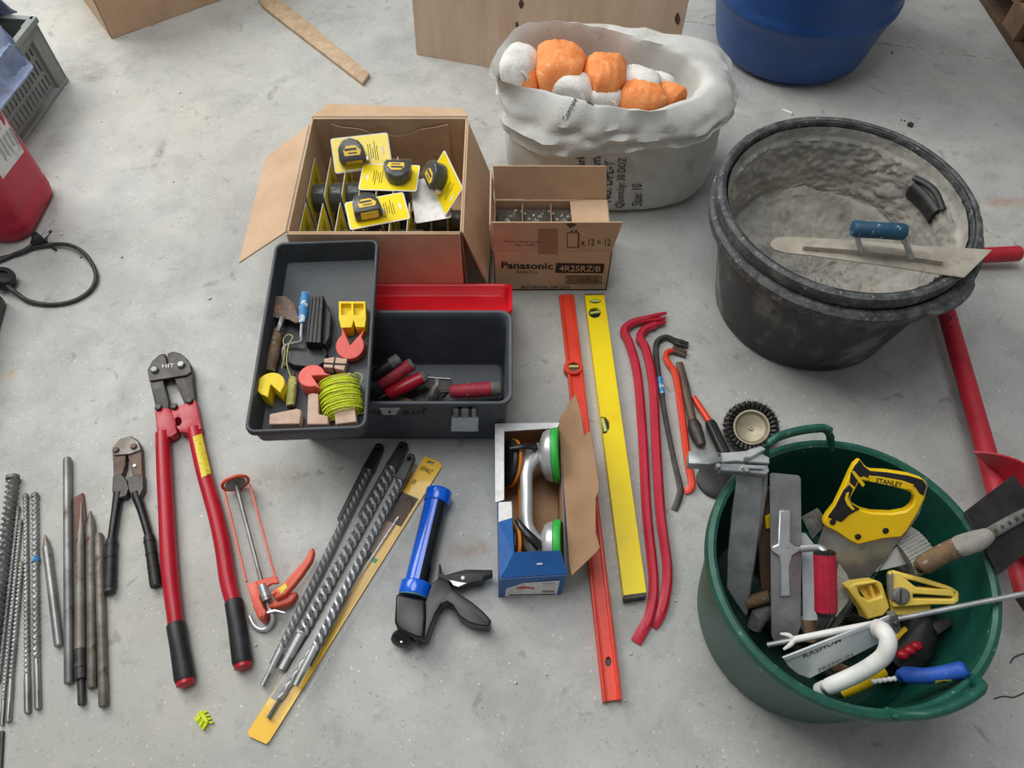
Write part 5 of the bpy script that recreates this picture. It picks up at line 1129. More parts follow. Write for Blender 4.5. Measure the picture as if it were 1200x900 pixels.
# wooden line blocks
t = thing('wooden_block', 'pale wooden line block with a black groove, under the red notched block', 'wooden block', G(393, 428, TZ), 'wooden line blocks in the tray')
MB().slab([(380, 420), (392, 418), (390, 431), (379, 430)], .216, on_tray(0)).build('half', 'wood_block', t, .001, 1); MB().slab([(393.5, 418.5), (407, 420.5), (403, 434), (391.5, 431.5)], .216, on_tray(0)).build('half', 'wood_block', t, .001, 1)
MB().slab([(380, 424.5), (405.5, 426), (405, 428), (379.5, 426.5)], .2168, .2158).build('groove', 'print_black', t); MB().slab([(391, 419), (394, 419), (392, 432), (389.5, 431)], .2155, on_tray(0)).build('web', 'print_black', t)
tag(MB().slab([(316, 485), (348, 478.5), (353, 480.5), (351, 496.5), (315, 497)], .222, on_tray(0)).build('wooden_block', 'wood_block', None, .0015, 1), 'plain pinkish wooden line block at the end wall of the tray', 'wooden block', 'wooden line blocks in the tray')
tag(MB().slab([(361, 462), (366, 460.5), (373, 461), (373, 485), (384, 487), (384.5, 497), (359.5, 497)], .224, on_tray(0)).build('wooden_block', 'wood_block', None, .0015, 1), 'L-shaped wooden line block between the plain block and lime string', 'wooden block', 'wooden line blocks in the tray')
t = thing('string_block', 'wooden block wound with lime green builders line', 'string block', G(403, 468, TZ), 'wooden line blocks in the tray')
MB().slab([(387, 441), (411, 436), (413, 450), (418, 494), (393, 497), (389, 455)], .226, on_tray(0)).build('block', 'wood_block', t, .0015, 1)
c0 = G(396.5, 449, .208); c1 = G(404, 487, .208); d = (c1 - c0).normalized(); s1 = d.cross(Vector((0, 0, 1))).normalized(); s2 = Vector((0, 0, 1))
for q in range(4):
    pts = []; rnd = random.Random(q)
    for k in range(13 * 20):
        f = k / (13 * 20); a_ = 2 * PI * k / 20; w_ = math.sin(PI * min(1, max(0, f * .9 + .05))) ** .5
        pts.append(lerp(c0, c1, (f + q * .02 + .05 * math.sin(k * .31 + q * 2)) % 1.0 if False else min(1, max(0, f + .06 * math.sin(k * .11 + q * 1.7)))) + s1 * math.cos(a_) * (.030 + .003 * q + .004 * w_) + s2 * (max(-.011, math.sin(a_) * (.019 + .0018 * q + .004 * w_)) + .004))
    MB().tube(pts, .0011, 5).build('string_winding', 'string_lime', t)
MB().tube(catmull([G(416, 458, .215), G(423, 447, .21), G(424, 440, .208), G(417, 437, .206), G(412, 441, .206)], 5), .001, 5).build('string_end', 'string_pale', t)
t = thing('string_spool', 'stick wound with pale yellow line beside the yellow corner block', 'string spool', G(344, 462, TZ))
a = G(344, 437, .2105); b = G(340, 477, .2065); MB().tube([a, b], .005, 10).build('stick', 'wood_dark', t); d = (b - a).normalized(); s1 = d.cross(Vector((0, 0, 1))).normalized(); s2 = s1.cross(d)
pts = [lerp(lerp(a, b, .16), lerp(a, b, .97), k / 480) + (s1 * math.cos(k * 2 * PI / 14 ) + s2 * math.sin(k * 2 * PI / 14)) * (.0072 + .002 * math.sin(PI * k / 480)) for k in range(481)]
MB().tube(pts, .0012, 5).build('string_winding', 'string_pale', t)
MB().tube(catmull([G(347, 450, .22), G(341, 442, .215), G(336, 425, .222), G(338, 405, .226), G(343, 395, .228), G(337, 392, .226), G(332, 399, .222), G(334, 412, .22), G(330, 432, .212)], 5), .0011, 5).build('string_end', 'string_pale', t)

# ================================================================== things in the toolbox
def handled(name, label, cat, p0, p1, r, mat, endmat, tool, group=None, cap=.16):
    a = G(*p0); b = G(*p1); d = (b - a).normalized(); t = thing(name, label, cat, Vector((a.x, a.y, .01)), group)
    MB().tube([a, lerp(a, b, .06), lerp(a, b, .5), lerp(a, b, 1 - cap)], [r * .7, r * .92, r * 1.02, r], 14).build('handle', mat, t)
    MB().tube([lerp(a, b, 1 - cap), lerp(a, b, .97), b], [r * 1.01, r * 1.0, r * .75], 14).build('handle_end', endmat, t)
    tool(t, a, d); return t
def jointer(t, a, d):
    MB().tube(catmull([a + d * .01, a - d * .02, a - d * .035 + Vector((0, -.012, -.015)), a - d * .05 + Vector((0, -.02, -.03))], 4), .0042, 8).build('shank', 'iron_dark', t)
def blade_tool(t, a, d):
    MB().tube(catmull([a + d * .01, a - d * .02, a - d * .03 + Vector((0, 0, -.02)), a - d * .05 + Vector((0, 0, -.03))], 4), .004, 8).build('shank', 'iron_dark', t)
    s1 = d.cross(Vector((0, 0, 1))).normalized(); q = a - d * .04 + Vector((0, 0, -.032)); M = frame(q, -d)
    MB(M).prism([Vector((x, y, 0)) for x, y in ((0, -.02), (0, .02), (.05, .035), (.085, .0), (.05, -.035))], (0, 0, -.0022)).build('blade', 'iron_dark', t)
handled('pointing_trowel', 'dark-handled trowel with a pale grey butt in the toolbox', 'trowel', (434, 443, .084), (468, 420, .094), .014, 'rubber_black', 'grip_grey', blade_tool, None, .32)
handled('pointing_trowel', 'dusty red-handled trowel crossing the toolbox, scuffed dark', 'trowel', (444, 452, .065), (484, 426, .078), .0155, 'grip_red', 'grip_grey', blade_tool, None, .08)
handled('pointing_trowel', 'bright red-handled trowel with a grey butt in the toolbox', 'trowel', (453, 463, .054), (500, 440, .062), .0155, 'tool_red', 'grip_grey', blade_tool, None, .13)
handled('brick_jointer', 'faded red-handled jointer lying along the toolbox wall, grey butt', 'jointer', (527, 459, .048), (588, 455, .048), .0175, 'grip_red', 'grip_grey', jointer, None, .2)
t = thing('scraper', 'bent dark steel scraper below the faded red jointer handle', 'scraper', G(520, 460, .01))
MB().tube(catmull([G(505, 471, .028), G(505, 464, .045), G(508, 456, .055), G(512, 450, .06), G(512, 444, .06)], 5), [(.006, .004)] * 21, 8).build('hook', 'steel_dirty', t); MB().slab([(500, 455), (512, 452), (520, 470), (512, 474), (498, 470)], .026, .018).build('blade', 'iron_dark', t, .001, 1)
t = tag(MB().slab([(456, 466), (464, 461), (484, 469), (482, 474), (470, 474)], .033, .018).build('wooden_wedge', 'wood_old', None, .001, 1), 'tan wooden wedge under the red trowel handle', 'wedge')
t = thing('plastering_trowel', 'black steel trowel plate lying flat on the toolbox floor', 'trowel', G(490, 455, .01))
MB().slab([(440, 437), (500, 440), (528, 443), (531, 452), (510, 472), (478, 474), (450, 455)], .018, .014).build('plate', 'iron_dark', t); MB().tube([G(500, 442, .02), G(528, 444, .02)], .003, 8).build('edge_strip', 'steel', t)

# ================================================================== blue carton with suction lifters
c4 = [Vector((-.028, .488, 0)), Vector((.098, .493, 0)), Vector((.108, .838, 0)), Vector((-.036, .838, 0))]; BZ = .09; up9 = Vector((0, 0, BZ)); t4 = [G(586, 679, BZ), G(665, 674, BZ), c4[2] + up9, c4[3] + up9]
t = thing('lifter_carton', 'open blue cardboard carton holding suction lifters', 'carton', sum(c4, Vector()) / 4)
for i, (nm, mt_) in enumerate((('front_panel', 'blue_box'), ('side_panel', 'blue_box'), ('back_panel', 'blue_box'), ('side_panel', 'blue_box'))):
    a, b = c4[i], c4[(i + 1) % 4]; a9, b9 = t4[i], t4[(i + 1) % 4]; MB().panel(a, b, b9, a9, -.0015).build(nm, mt_, t); nn = (b - a).cross(a9 - a).normalized() * -.0022; MB().panel(lerp(a, b, .01) + nn, lerp(a, b, .99) + nn, lerp(b9, a9, .01) + nn, lerp(a9, b9, .01) + nn, -.002).build('inner_lining', 'cardboard_brown', t)
MB().panel(*[p + Vector((0, 0, .001)) for p in c4], .002).build('base_panel', 'cardboard_brown', t)
fq = [G(588, 677, BZ), G(664.5, 672, BZ), G(655, 643, .118), G(602, 647, .116)]
MB().panel(fq[0], fq[1], G(657, 645, .117), fq[3], .002).build('front_flap', 'blue_box', t)
pl_f = plane(fq[0], fq[1], fq[3]); MB().add([pl_f(*p, .0035) for p in ((629, 660), (635.5, 659.5), (635.5, 661.5), (629, 662))], [(0, 1, 2, 3)]).build('printed_mark', 'paper_white', t, smooth=0)
MB().panel(G(587.5, 677, BZ), G(603, 651, .108), G(600.5, 607, .112), G(585, 612, BZ), .002).build('side_flap', 'blue_box', t); MB().panel(G(585, 612, BZ), G(600.5, 607, .112), G(600, 588, .112), G(585, 589, BZ), .002).build('side_flap_end', 'paper_white', t)
MB().panel(G(581, 589, BZ), G(591, 586, .1), G(591, 503, .1), G(580.5, 497, BZ), .002).build('tuck_flap', 'paper_white', t)
MB().panel(G(581, 497, BZ), G(590, 506, .094), G(653, 502, .094), G(656, 496, BZ), .002).build('tuck_flap', 'paper_white', t)
hp = plane(G(655, 495, .092), G(669, 674, .092), G(701, 571, .118))
MB().prism([hp(x, y) for x, y in ((654, 494), (674, 461), (678, 474), (681, 486), (684.5, 511), (689, 506), (693, 507), (702, 568), (701.5, 576), (698, 583), (698, 624), (703, 641), (700, 646), (670, 674.5), (667, 660), (660, 560))], -hp.n * .003).build('lid_flap', 'cardboard_brown', t, .0006, 1)
fp = plane(c4[0], c4[1], t4[1]); spf = lambda x, y: fp(x, y) + Vector((0, -.0012, 0)); spg = lambda x, y: fp(x, y) + Vector((0, -.002, 0))
MB().add([spf(*p) for p in ((591.5, 698.5), (652, 697.5), (656, 679.5), (594, 684))], [(0, 1, 2, 3)]).build('sticker', 'paper_white', t, smooth=0)
MB().add([spg(*p) for p in ((596, 697), (651, 696), (651, 695), (596, 696))], [(0, 1, 2, 3)]).build('sticker_bar', 'print_black', t, smooth=0)
MB().add([spg(*p) for p in ((605, 688), (612, 686.5), (620, 687), (627, 688), (626, 689.5), (618, 688.5), (606, 689.5))], [tuple(range(7))]).build('sticker_picture', 'orange_red', t, smooth=0)
prt('VL-K 2.0', Q(636, 682, 650, 684, -.4), spg, 0, 'print_black', t)
mb = MB()
for k in range(9): x = 635.5 + k * 1.6; mb.add([spg(x, 691), spg(x + .8, 691), spg(x + .8, 693.5), spg(x, 693.5)], [(0, 1, 2, 3)])
mb.build('barcode', 'print_black', t, smooth=0, flip=False)
def cupset(par, c, ax, r, padmat, bodymat, thick=.03):
    M = frame(c, ax) @ Matrix.Rotation(PI / 2, 4, 'Y')
    MB(M).lathe([(0, -thick * .5), (r * .55, -thick * .5), (r * .85, -thick * .3), (r * .93, -thick * .1), (r * .95, thick * .12), (r * .9, thick * .16), (0, thick * .16)], 36).build('cup', bodymat, par)
    MB(M).lathe([(0, thick * .16), (r * .98, thick * .16), (r, thick * .26), (r, thick * .42), (r * .96, thick * .5), (0, thick * .44)], 40).build('suction_pad', padmat, par)
t = thing('suction_lifter', 'aluminium twin-cup suction lifter with green pads in the blue carton', 'suction lifter', Vector((.05, .66, .01)))
ctop = Vector((.083, .772, .078)); cbot = Vector((.082, .57, .062)); axr = Vector((.985, -.02, .16)).normalized(); off = -axr * .052
cupset(t, ctop, axr, .060, 'green_pad', 'aluminium', .042); cupset(t, cbot, axr, .056, 'green_pad', 'aluminium', .042)
MB().tube(catmull([ctop - axr * .018 + Vector((0, .008, 0)), ctop + off * .75 + Vector((0, -.008, .012)), ctop + off * 1.0 + Vector((0, -.045, .018)), lerp(ctop, cbot, .5) + off * 1.02 + Vector((0, 0, .02)), cbot + off * 1.0 + Vector((0, .045, .018)), cbot + off * .75 + Vector((0, .008, .012)), cbot - axr * .018 + Vector((0, -.008, 0))], 6), [(.026, .018), (.022, .016), (.0135, .0135), (.013, .013), (.0135, .0135), (.022, .016), (.026, .018)], 16).build('grip_bar', 'aluminium', t, smooth=60)
MB().tube(catmull([ctop + off * .6 + Vector((0, .006, .03)), ctop + off * 1.1 + Vector((0, .0, .05)), ctop + off * 1.7 + Vector((0, -.006, .054))], 5), [(.009, .005), (.007, .004), (.005, .004)], 10).build('lever', 'plastic_black', t)
MB().tube(catmull([cbot + off * .5 + Vector((0, -.01, .036)), cbot + off * 1.0 + Vector((0, .012, .05)), cbot + off * 1.4 + Vector((0, .045, .046))], 5), [(.011, .006), (.009, .005), (.005, .004)], 10).build('lever', 'plastic_black', t)
t = thing('suction_lifter', 'suction lifter with black rubber discs and orange body in the blue carton', 'suction lifter', Vector((.0, .66, .01)))
axl = Vector((-.93, -.05, .36)).normalized()
for cy in (.762, .572):
    c = Vector((-.006, cy, .064)); M = frame(c, axl) @ Matrix.Rotation(PI / 2, 4, 'Y'); k_ = 1.0 if cy > .7 else .86
    MB(M).lathe([(0, -.015), (.040 * k_, -.014), (.052 * k_, -.009), (.053 * k_, -.0035), (0, -.003)], 34).build('cup', 'orange_ring', t)
    MB(M).lathe([(0, -.0035), (.050 * k_, -.003), (.052 * k_, .003), (.048 * k_, .008), (.03 * k_, .006), (0, .003)], 36).build('suction_pad', 'rubber_black', t)
MB().tube([Vector((.006, .762, .055)), Vector((.024, .72, .04)), Vector((.024, .62, .04)), Vector((.006, .572, .055))], .012, 12).build('grip_bar', 'orange_ring', t)
# ================================================================== things in the green bucket
def flat(px, pf_, th, mat, name, par, holes=(), bevel=.0006):
    return MB().prism([pf_(x, y) for x, y in px], -pf_.n * th, [[pf_(x, y) for x, y in h] for h in holes]).build(name, mat, par, bevel, 1)
def inb(x, y, z, m=.0):
    """pixel to a point at height z, kept inside the bucket wall with margin m"""
    v = G(x, y, z); d_ = Vector((v.x - gc.x, v.y - gc.y, 0)); lim = .196 + z * .11 - m
    if d_.length > lim: d_ = d_.normalized() * lim
    return Vector((gc.x + d_.x, gc.y + d_.y, z))
# straightedge clamp leaning over the rim
p = plane(G(866, 553, .318), G(899, 553, .318), G(873, 720, .13))
t = thing('profile_clamp', 'grey steel bar with a toggle clamp head hooked over the bucket rim', 'clamp', Vector((.43, .48, .012)))
flat([(865, 552), (899.5, 552), (898, 570), (888, 640), (874, 722), (862, 705), (852, 689), (853, 650), (858, 600)], p, .006, 'galvanised', 'blade', t)
flat([(896, 553), (900, 552), (899, 575), (876, 720), (873.5, 722), (888, 640)], plane(p(896, 553, .003), p(900, 552, .003), p(874, 722, .003)), .012, 'steel', 'edge_lip', t)
zc = .330
MB().slab([(807, 528), (830, 527), (846, 531), (846, 541), (830, 544), (807, 543)], zc + .018, zc - .004).build('jaw', 'galvanised', t, .002, 2)
MB().slab([(838, 531), (862, 529), (885, 527), (902, 536), (902, 543), (880, 541), (862, 540), (840, 542)], zc + .012, zc).build('link', 'aluminium', t, .0015, 1)
MB().slab([(843, 542), (872, 544), (900, 545), (902, 552), (898, 556), (870, 553), (843, 551)], zc + .008, zc - .008).build('link', 'galvanised', t, .0015, 1)
MB().slab([(876, 527), (892, 522), (898, 526), (880, 536), (872, 536)], zc + .022, zc + .010).build('toggle', 'aluminium', t, .0015, 1)
MB().tube([G(869, 547, zc + .012), G(894, 548, zc + .012)], .0035, 8).build('pin', 'steel_bright', t)
bolts([(841, 535), (874, 538), (841, 547), (874, 552)], zc + .012, 3.6, t, 'steel', .006)
# stainless plastering trowel with red grip
p = plane(G(903, 557, .312), G(938, 560, .312), G(906, 750, .165))
t = thing('plastering_trowel', 'stainless plastering trowel with a ribbed magenta-red grip, standing in the bucket', 'trowel', Vector((.5, .45, .012)))
flat([(902, 556), (905, 554), (936, 557), (938.5, 561), (939.5, 650), (938, 735), (934, 746), (907, 751), (904, 745), (903, 650)], p, .0012, 'steel', 'plate', t, bevel=.0003)
h = .0065
flat([(913.5, 598), (926.5, 598), (926, 636), (933, 641.5), (944, 641), (951, 640.5), (951, 645), (938, 646), (929, 651), (925.5, 664), (927, 699), (914, 699.5), (915.5, 664), (913, 652), (904.5, 646.5), (904.5, 641), (912, 638)], plane(p(913, 598, h), p(927, 598, h), p(914, 699, h)), h, 'aluminium', 'mount', t, bevel=.002)
MB().tube(catmull([p(940, 643, .012), p(953, 642, .03), p(962, 643, .045), p(966, 648, .052)], 4), .0065, 10).build('shank', 'aluminium', t)
ga = p(966, 645, .054); gb = p(968, 722, .05); 
MB().tube(catmull([lerp(ga, gb, .06), lerp(ga, gb, .3) + p.n * .002, lerp(ga, gb, .6) + p.n * .002, lerp(ga, gb, .92)], 4), (.019, .016), 18).build('grip', 'grip_magenta', t)
for k in (-.45, 0, .45): MB().tube([lerp(ga, gb, .16) + Vector((k * .018, 0, 0)) + p.n * .0158 * math.cos(k), lerp(ga, gb, .5) + Vector((k * .018, 0, 0)) + p.n * .0178 * math.cos(k), lerp(ga, gb, .84) + Vector((k * .018, 0, 0)) + p.n * .0158 * math.cos(k)], .0016, 6).build('grip_rib', 'grip_magenta', t)
for a_, b_ in ((ga, lerp(ga, gb, .08)), (lerp(ga, gb, .9), gb)): MB().tube([a_, lerp(a_, b_, .25), b_], [(.014, .012), (.0185, .016), (.0185, .016)] if a_ is ga else [(.0185, .016), (.0185, .016), (.014, .012)], 16).build('grip_end', 'rubber_black', t)
# white spatula and notched spreader under the grip
p2 = plane(G(941, 625, .235), G(957, 643, .235), G(942, 727, .175))
t = thing('filling_knife', 'pale grey filling knife blade tucked behind the red trowel grip', 'filling knife', Vector((.53, .43, .012)))
flat([(939, 624), (944, 625), (957, 642), (958, 727), (941, 727)], p2, .0015, 'alu_plate', 'blade', t, bevel=.0003); MB().tube([p2(948, 727), p2(950, 752)], [(.012, .006), (.010, .008)], 10).build('handle', 'wood_old', t)
p3 = plane(G(934, 726, .172), G(961, 726, .178), G(945, 745, .16)); zig = []
for k in range(13): f = k / 12; zig.append((lerp(961, 946, f) + (1.2 if k % 2 else -.6), lerp(727, 744, f) + (1.0 if k % 2 else -.4)))
t = thing('notched_spreader', 'small grey notched steel spreader below the red trowel grip', 'spreader', Vector((.54, .40, .012)))
flat([(932, 722), (962, 722)] + zig + [(943, 744)], p3, .0012, 'galvanised', 'blade', t, bevel=0); MB().tube([p3(946, 724, -.004), p3(946, 700, -.012)], [(.016, .004), (.014, .006)], 8).build('spine', 'iron_dark', t)
# second trowel blade at the left of the yellow clamp
p4 = plane(G(984, 655, .21), G(1000, 690, .205), G(975, 722, .18))
t = thing('margin_trowel', 'mortar-stained steel trowel blade between red grip and yellow clamp', 'trowel', Vector((.6, .44, .012)))
flat([(983, 660), (992, 672), (1000, 690), (994, 705), (978, 726), (970, 722), (976, 690)], p4, .0016, 'steel_dirty', 'blade', t, bevel=.0003); MB().tube([p4(978, 722), p4(968, 738)], [.005, .004], 8).build('tang', 'iron_dark', t)
# handsaw
p = plane(G(1010, 545, .345), G(1085, 572, .335), G(1000, 680, .19))
t = thing('hand_saw', 'hand saw with a yellow and black handle and dull steel blade', 'hand saw', Vector((.62, .5, .012)))
bl = [(966, 616), (985, 604), (1058, 626), (1045, 646), (1013, 684), (985, 730), (964, 760), (950, 762), (950, 700), (957, 640)]
q = plane(p(966, 616, -.008), p(1058, 626, -.008), p(985, 730, -.008)); flat(bl, q, .0015, 'steel', 'blade', t, bevel=0)
for k in range(26):
    f = k / 26; x0, y0 = lerp(1045, 985, f), lerp(646, 730, f); x1, y1 = lerp(1045, 985, f + .03), lerp(646, 730, f + .03)
    MB().prism([q(x0, y0), q(x1, y1), q((x0 + x1) / 2 + 1.6, (y0 + y1) / 2 + 1.2)], -q.n * .0015).build('tooth', 'steel', t, smooth=0)
outer = [(1008, 539), (1014, 547), (1020, 552), (1040, 553), (1066, 557), (1082, 562), (1087, 568), (1084, 585), (1076, 602), (1064, 622), (1057, 630), (1035, 632), (1018, 636), (1006, 639), (995, 634), (980, 624), (966, 617), (964, 612), (969, 604), (978, 593), (988, 572), (996, 554), (1001, 545)]
hole = [(1003, 573), (1008, 563), (1020, 565), (1045, 570), (1066, 576), (1072, 582), (1070, 592), (1062, 599), (1045, 602), (1022, 601), (1010, 598), (999, 592), (996, 585)]
flat(outer, plane(p(1008, 539, .002), p(1087, 568, .002), p(966, 617, .002)), .020, 'yellow', 'handle', t, [hole], .003)
ph = plane(p(1008, 539, .0035), p(1087, 568, .0035), p(966, 617, .0035))
for nm, o_ in (('grip_inlay', [(1008, 539.5), (1013, 547), (1020, 552.5), (1040, 554), (1066, 558), (1082, 563), (1086, 569), (1083, 581), (1078, 579), (1072, 570), (1060, 571), (1022, 562), (1012, 558), (1007, 560), (1002, 571), (996, 566), (997, 555), (1002, 546)]),
              ('grip_inlay', [(970, 606), (979, 594), (989, 574), (995, 568), (1000, 573), (995, 585), (999, 592), (1008, 597), (1002, 600), (995, 604), (990, 609), (986, 612), (979, 610)])):
    flat(o_, ph, .006, 'rubber_black', nm, t, bevel=.001)
pt = plane(p(1008, 539, .0042), p(1087, 568, .0042), p(966, 617, .0042)); flat([(1018, 557.5), (1030, 558.5), (1058, 563.5), (1071, 568), (1069, 574), (1056, 572), (1030, 566.5), (1019, 564)], pt, .003, 'yellow', 'name_plate', t, bevel=.0004)
prt('STANLEY', [(1026, 565.5), (1057, 571.5), (1058, 565.5), (1027.5, 560)], lambda x, y: p(x, y, .0048), .02, 'print_black', t)
flat([(998, 553), (1001, 552), (1008, 560), (1014, 568), (1011, 571), (1004, 562)], pt, .003, 'yellow', 'accent', t, bevel=.0004); flat([(992, 578), (995, 577), (994, 584), (998, 592), (1002, 597), (999, 598), (993, 592), (990, 585)], pt, .003, 'yellow', 'accent', t, bevel=.0004)
for x, y in ((976, 612), (1005.5, 629), (1038, 622)):
    MB().lathe([(.0055, -.003), (.0055, .0008), (.003, .0016), (0, .0016)], 14, frame((0, 0, 0), (1, 0, 0), p.n), p(x, y, .0025)).build('rivet', 'rubber_black', t)
flat([(1084, 561), (1088, 568), (1078, 602), (1060, 629), (1057, 628), (1074, 600), (1083, 570)], plane(p(1084, 561, -.004), p(1088, 568, -.004), p(1060, 629, -.004)), .008, 'steel', 'back_edge', t)
# roll of white mesh tape
t = thing('mesh_tape_roll', 'roll of white mesh tape lying beside the saw blade', 'tape roll', Vector((.68, .47, .012)))
c = G(1066, 648, .205); ax_ = Vector((.75, .35, .15)).normalized(); M = frame(c, ax_) @ Matrix.Rotation(PI / 2, 4, 'Y')
MB(M).lathe([(.024, -.024), (.040, -.024), (.040, .024), (.024, .024)], 32, closed=True).build('roll', 'mesh_grey', t, .0008, 1)
for k in range(12): MB(M).lathe([(.0405, -.022 + k * .004), (.0412, -.0215 + k * .004), (.0405, -.021 + k * .004)], 32, closed=True).build('mesh_thread', 'white_plastic', t)
for k in range(40): a_ = 2 * PI * k / 40; MB(M).tube([(.0408 * math.cos(a_), .0408 * math.sin(a_), -.024), (.0408 * math.cos(a_), .0408 * math.sin(a_), .024)], .0005, 4).build('mesh_thread', 'white_plastic', t)
p5 = plane(G(1022, 670, .2), G(1060, 632, .24), G(1078, 656, .215)); flat([(1022, 671), (1052, 640), (1058, 632), (1066, 640), (1077, 656), (1060, 662), (1040, 667)], p5, .0025, 'paper_white', 'backing_tail', t)
# sanding mesh
t = thing('sanding_mesh', 'curled grey sanding mesh sheet behind the saw handle', 'sanding mesh', Vector((.55, .53, .012)))
pm = plane(G(940, 604, .245), G(962, 598, .245), G(952, 632, .225)); qd = [(940, 606), (958, 596), (970, 612), (952, 630)]
for k in range(12):
    f = k / 11
    for a_, b_ in (((f, 0), (f, 1)), ((0, f), (1, f))):
        P_ = [pm(*quadpt(qd, lerp(a_[0], b_[0], s_ / 5), lerp(a_[1], b_[1], s_ / 5)), .006 * math.sin(PI * s_ / 5)) for s_ in range(6)]; MB().tube(P_, .0008, 4).build('mesh_wire', 'mesh_grey', t)
# yellow clamps
t = thing('angle_clamp', 'hollow yellow plastic clamp jaw with an open pocket, next to the red grip', 'clamp', Vector((.62, .42, .012)))
p = plane(G(994, 690, .24), G(1035, 682, .245), G(1015, 725, .215))
flat([(993, 688), (1003, 683), (1026, 680), (1034, 683), (1038, 695), (1044, 712), (1036, 722), (1016, 727), (1012, 716), (1004, 704)], p, .030, 'clamp_yellow', 'body', t, [[(1005, 688), (1026, 684), (1032, 692), (1033, 699), (1018, 704), (1009, 699)]], .003)
flat([(1003, 686), (1030, 682), (1036, 698), (1018, 706)], plane(p(1003, 686, -.022), p(1030, 682, -.022), p(1018, 706, -.022)), .004, 'clamp_yellow', 'pocket_floor', t); flat([(1018, 686), (1021, 685), (1027, 700), (1023, 702)], plane(p(1018, 686, -.008), p(1021, 685, -.008), p(1023, 702, -.008)), .012, 'clamp_yellow', 'web', t)
t = thing('angle_clamp', 'yellow plastic clamp with a big grey screw head and slotted arm', 'clamp', Vector((.70, .42, .012)))
p = plane(G(1045, 675, .26), G(1120, 690, .27), G(1050, 712, .235))
flat([(1043, 672), (1050, 670), (1060, 673), (1088, 680), (1116, 689), (1124, 694), (1124, 705), (1118, 709), (1090, 709), (1062, 711), (1046, 712), (1043, 700)], p, .022, 'clamp_yellow', 'body', t, [[(1070, 696), (1117, 699), (1117, 702.5), (1070, 702)], [(1062, 679), (1072, 681), (1108, 691), (1074, 689)]], .002)
flat([(1043, 711), (1062, 710), (1090, 708), (1092, 716), (1066, 721), (1046, 722)], plane(p(1043, 711, -.014), p(1062, 710, -.014), p(1046, 722, -.014)), .02, 'clamp_yellow', 'lower_arm', t, bevel=.002)
flat([(1042, 675), (1047, 671), (1047, 706), (1043, 702)], plane(p(1042, 675, .003), p(1047, 671, .003), p(1043, 702, .003)), .02, 'steel_dirty', 'jaw_plate', t)
MB().lathe([(.0145, -.004), (.0145, .004), (.012, .006), (0, .006)], 20, frame((0, 0, 0), (1, 0, 0), p.n), p(1055.5, 698, .0)).build('screw', 'grip_grey', t); flat([(1054.5, 690), (1057, 690), (1056.5, 706), (1054, 706)], plane(p(1054, 690, .0075), p(1057, 690, .0075), p(1054, 706, .0075)), .002, 'iron_dark', 'screw_slot', t)
# long rod resting over the rim
t = thing('steel_rod', 'long plaster-splashed steel rod sticking out over the bucket rim', 'rod', Vector((.65, .37, .012)))
a = G(899, 756, .205); b = G(1164, 703, .306); d = (b - a).normalized(); b2 = b + d * .07
MB().tube([a, lerp(a, b, .3), lerp(a, b, .7), b, b2], .0046, 10).build('shaft', 'galvanised', t); MB().tube([a + d * .045, a + d * .12, a + d * .21], [.006, .0062, .005], 10).build('plaster_splash', 'white_plastic', t)
for s_ in (-1, 1): MB().tube(catmull([a + d * .045, a + d * .036 + Vector((0, s_ * .008, .006)), a + d * .024 + Vector((0, s_ * .013, .004))], 4), [.0045, .004, .002], 8).build('hook', 'white_plastic', t)
# aluminium float with white handle
p = plane(G(920, 772, .225), G(1050, 722, .285), G(950, 796, .195))
t = thing('plastering_float', 'aluminium plate float with a curved white plastic handle', 'float', Vector((.56, .33, .012)))
flat([(917, 771), (1046, 720.5), (1050, 721), (1054, 739), (1050, 744), (949, 795), (935, 790), (924, 781)], p, .004, 'alu_plate', 'plate', t); flat([(917, 771), (1046, 720.5), (1048, 724), (921, 775)], plane(p(917, 771, .003), p(1046, 720.5, .003), p(921, 775, .003)), .004, 'alu_plate', 'edge', t)
prt('RASHOM', [(942, 772), (986, 752), (985, 747), (941, 767)], lambda x, y: p(x, y, .0008), .01, 'print_faint', t); prt('PREMIUM', [(960, 788), (1000, 769), (999, 765), (959, 784)], lambda x, y: p(x, y, .0008), 0, 'grip_grey', t)
MB().tube(catmull([p(1029, 737, .004), p(1036, 741, .03), p(1041, 752, .045), p(1036, 768, .05), p(1020, 781, .045), p(1000, 792, .036), p(975, 803, .028), p(960, 809, .012)], 5), [(.013, .016), (.014, .014), (.0135, .0135), (.0135, .0135), (.0135, .0135), (.0135, .013), (.0135, .013), (.012, .012)], 16).build('handle', 'white_plastic', t)
flat([(1043, 722), (1052, 720), (1056, 738), (1052, 743), (1046, 736)], plane(p(1043, 722, .006), p(1052, 720, .006), p(1046, 736, .006)), .014, 'steel_dirty', 'end_bracket', t); MB().ell(p(1050, 730, .008), (.005, .005, .004)).build('screw', 'iron_dark', t)
# blue handled auger bit
t = thing('jab_saw', 'blue rubber-handled jab saw lying by the bucket handle', 'jab saw', Vector((.68, .30, .012)))
MB().tube(catmull([inb(1056, 794, .235, .016), inb(1062, 791, .245, .016), inb(1085, 792, .262, .016), inb(1108, 789, .28, .016), inb(1130, 788, .295, .014), inb(1140, 790, .30, .012)], 5), [(.010, .010), (.0135, .013), (.0125, .012), (.0125, .012), (.0135, .013), (.009, .009)], 16).build('handle', 'blue_grip', t)
MB().twist(inb(1022, 799, .21, .01), inb(1058, 794, .236, .014), .0045, .016, .35).build('blade', 'white_plastic', t)
hd = [o_ for o_ in t.children if o_.name.startswith('handle')][0]; srf = on_mesh([hd], .001)
MB().grid(lambda u, v: srf(*quadpt([(1096, 797), (1115, 795.5), (1114.5, 801), (1096, 802)], u, v)), 6, 4).build('logo_patch', 'label_yellow', hd)
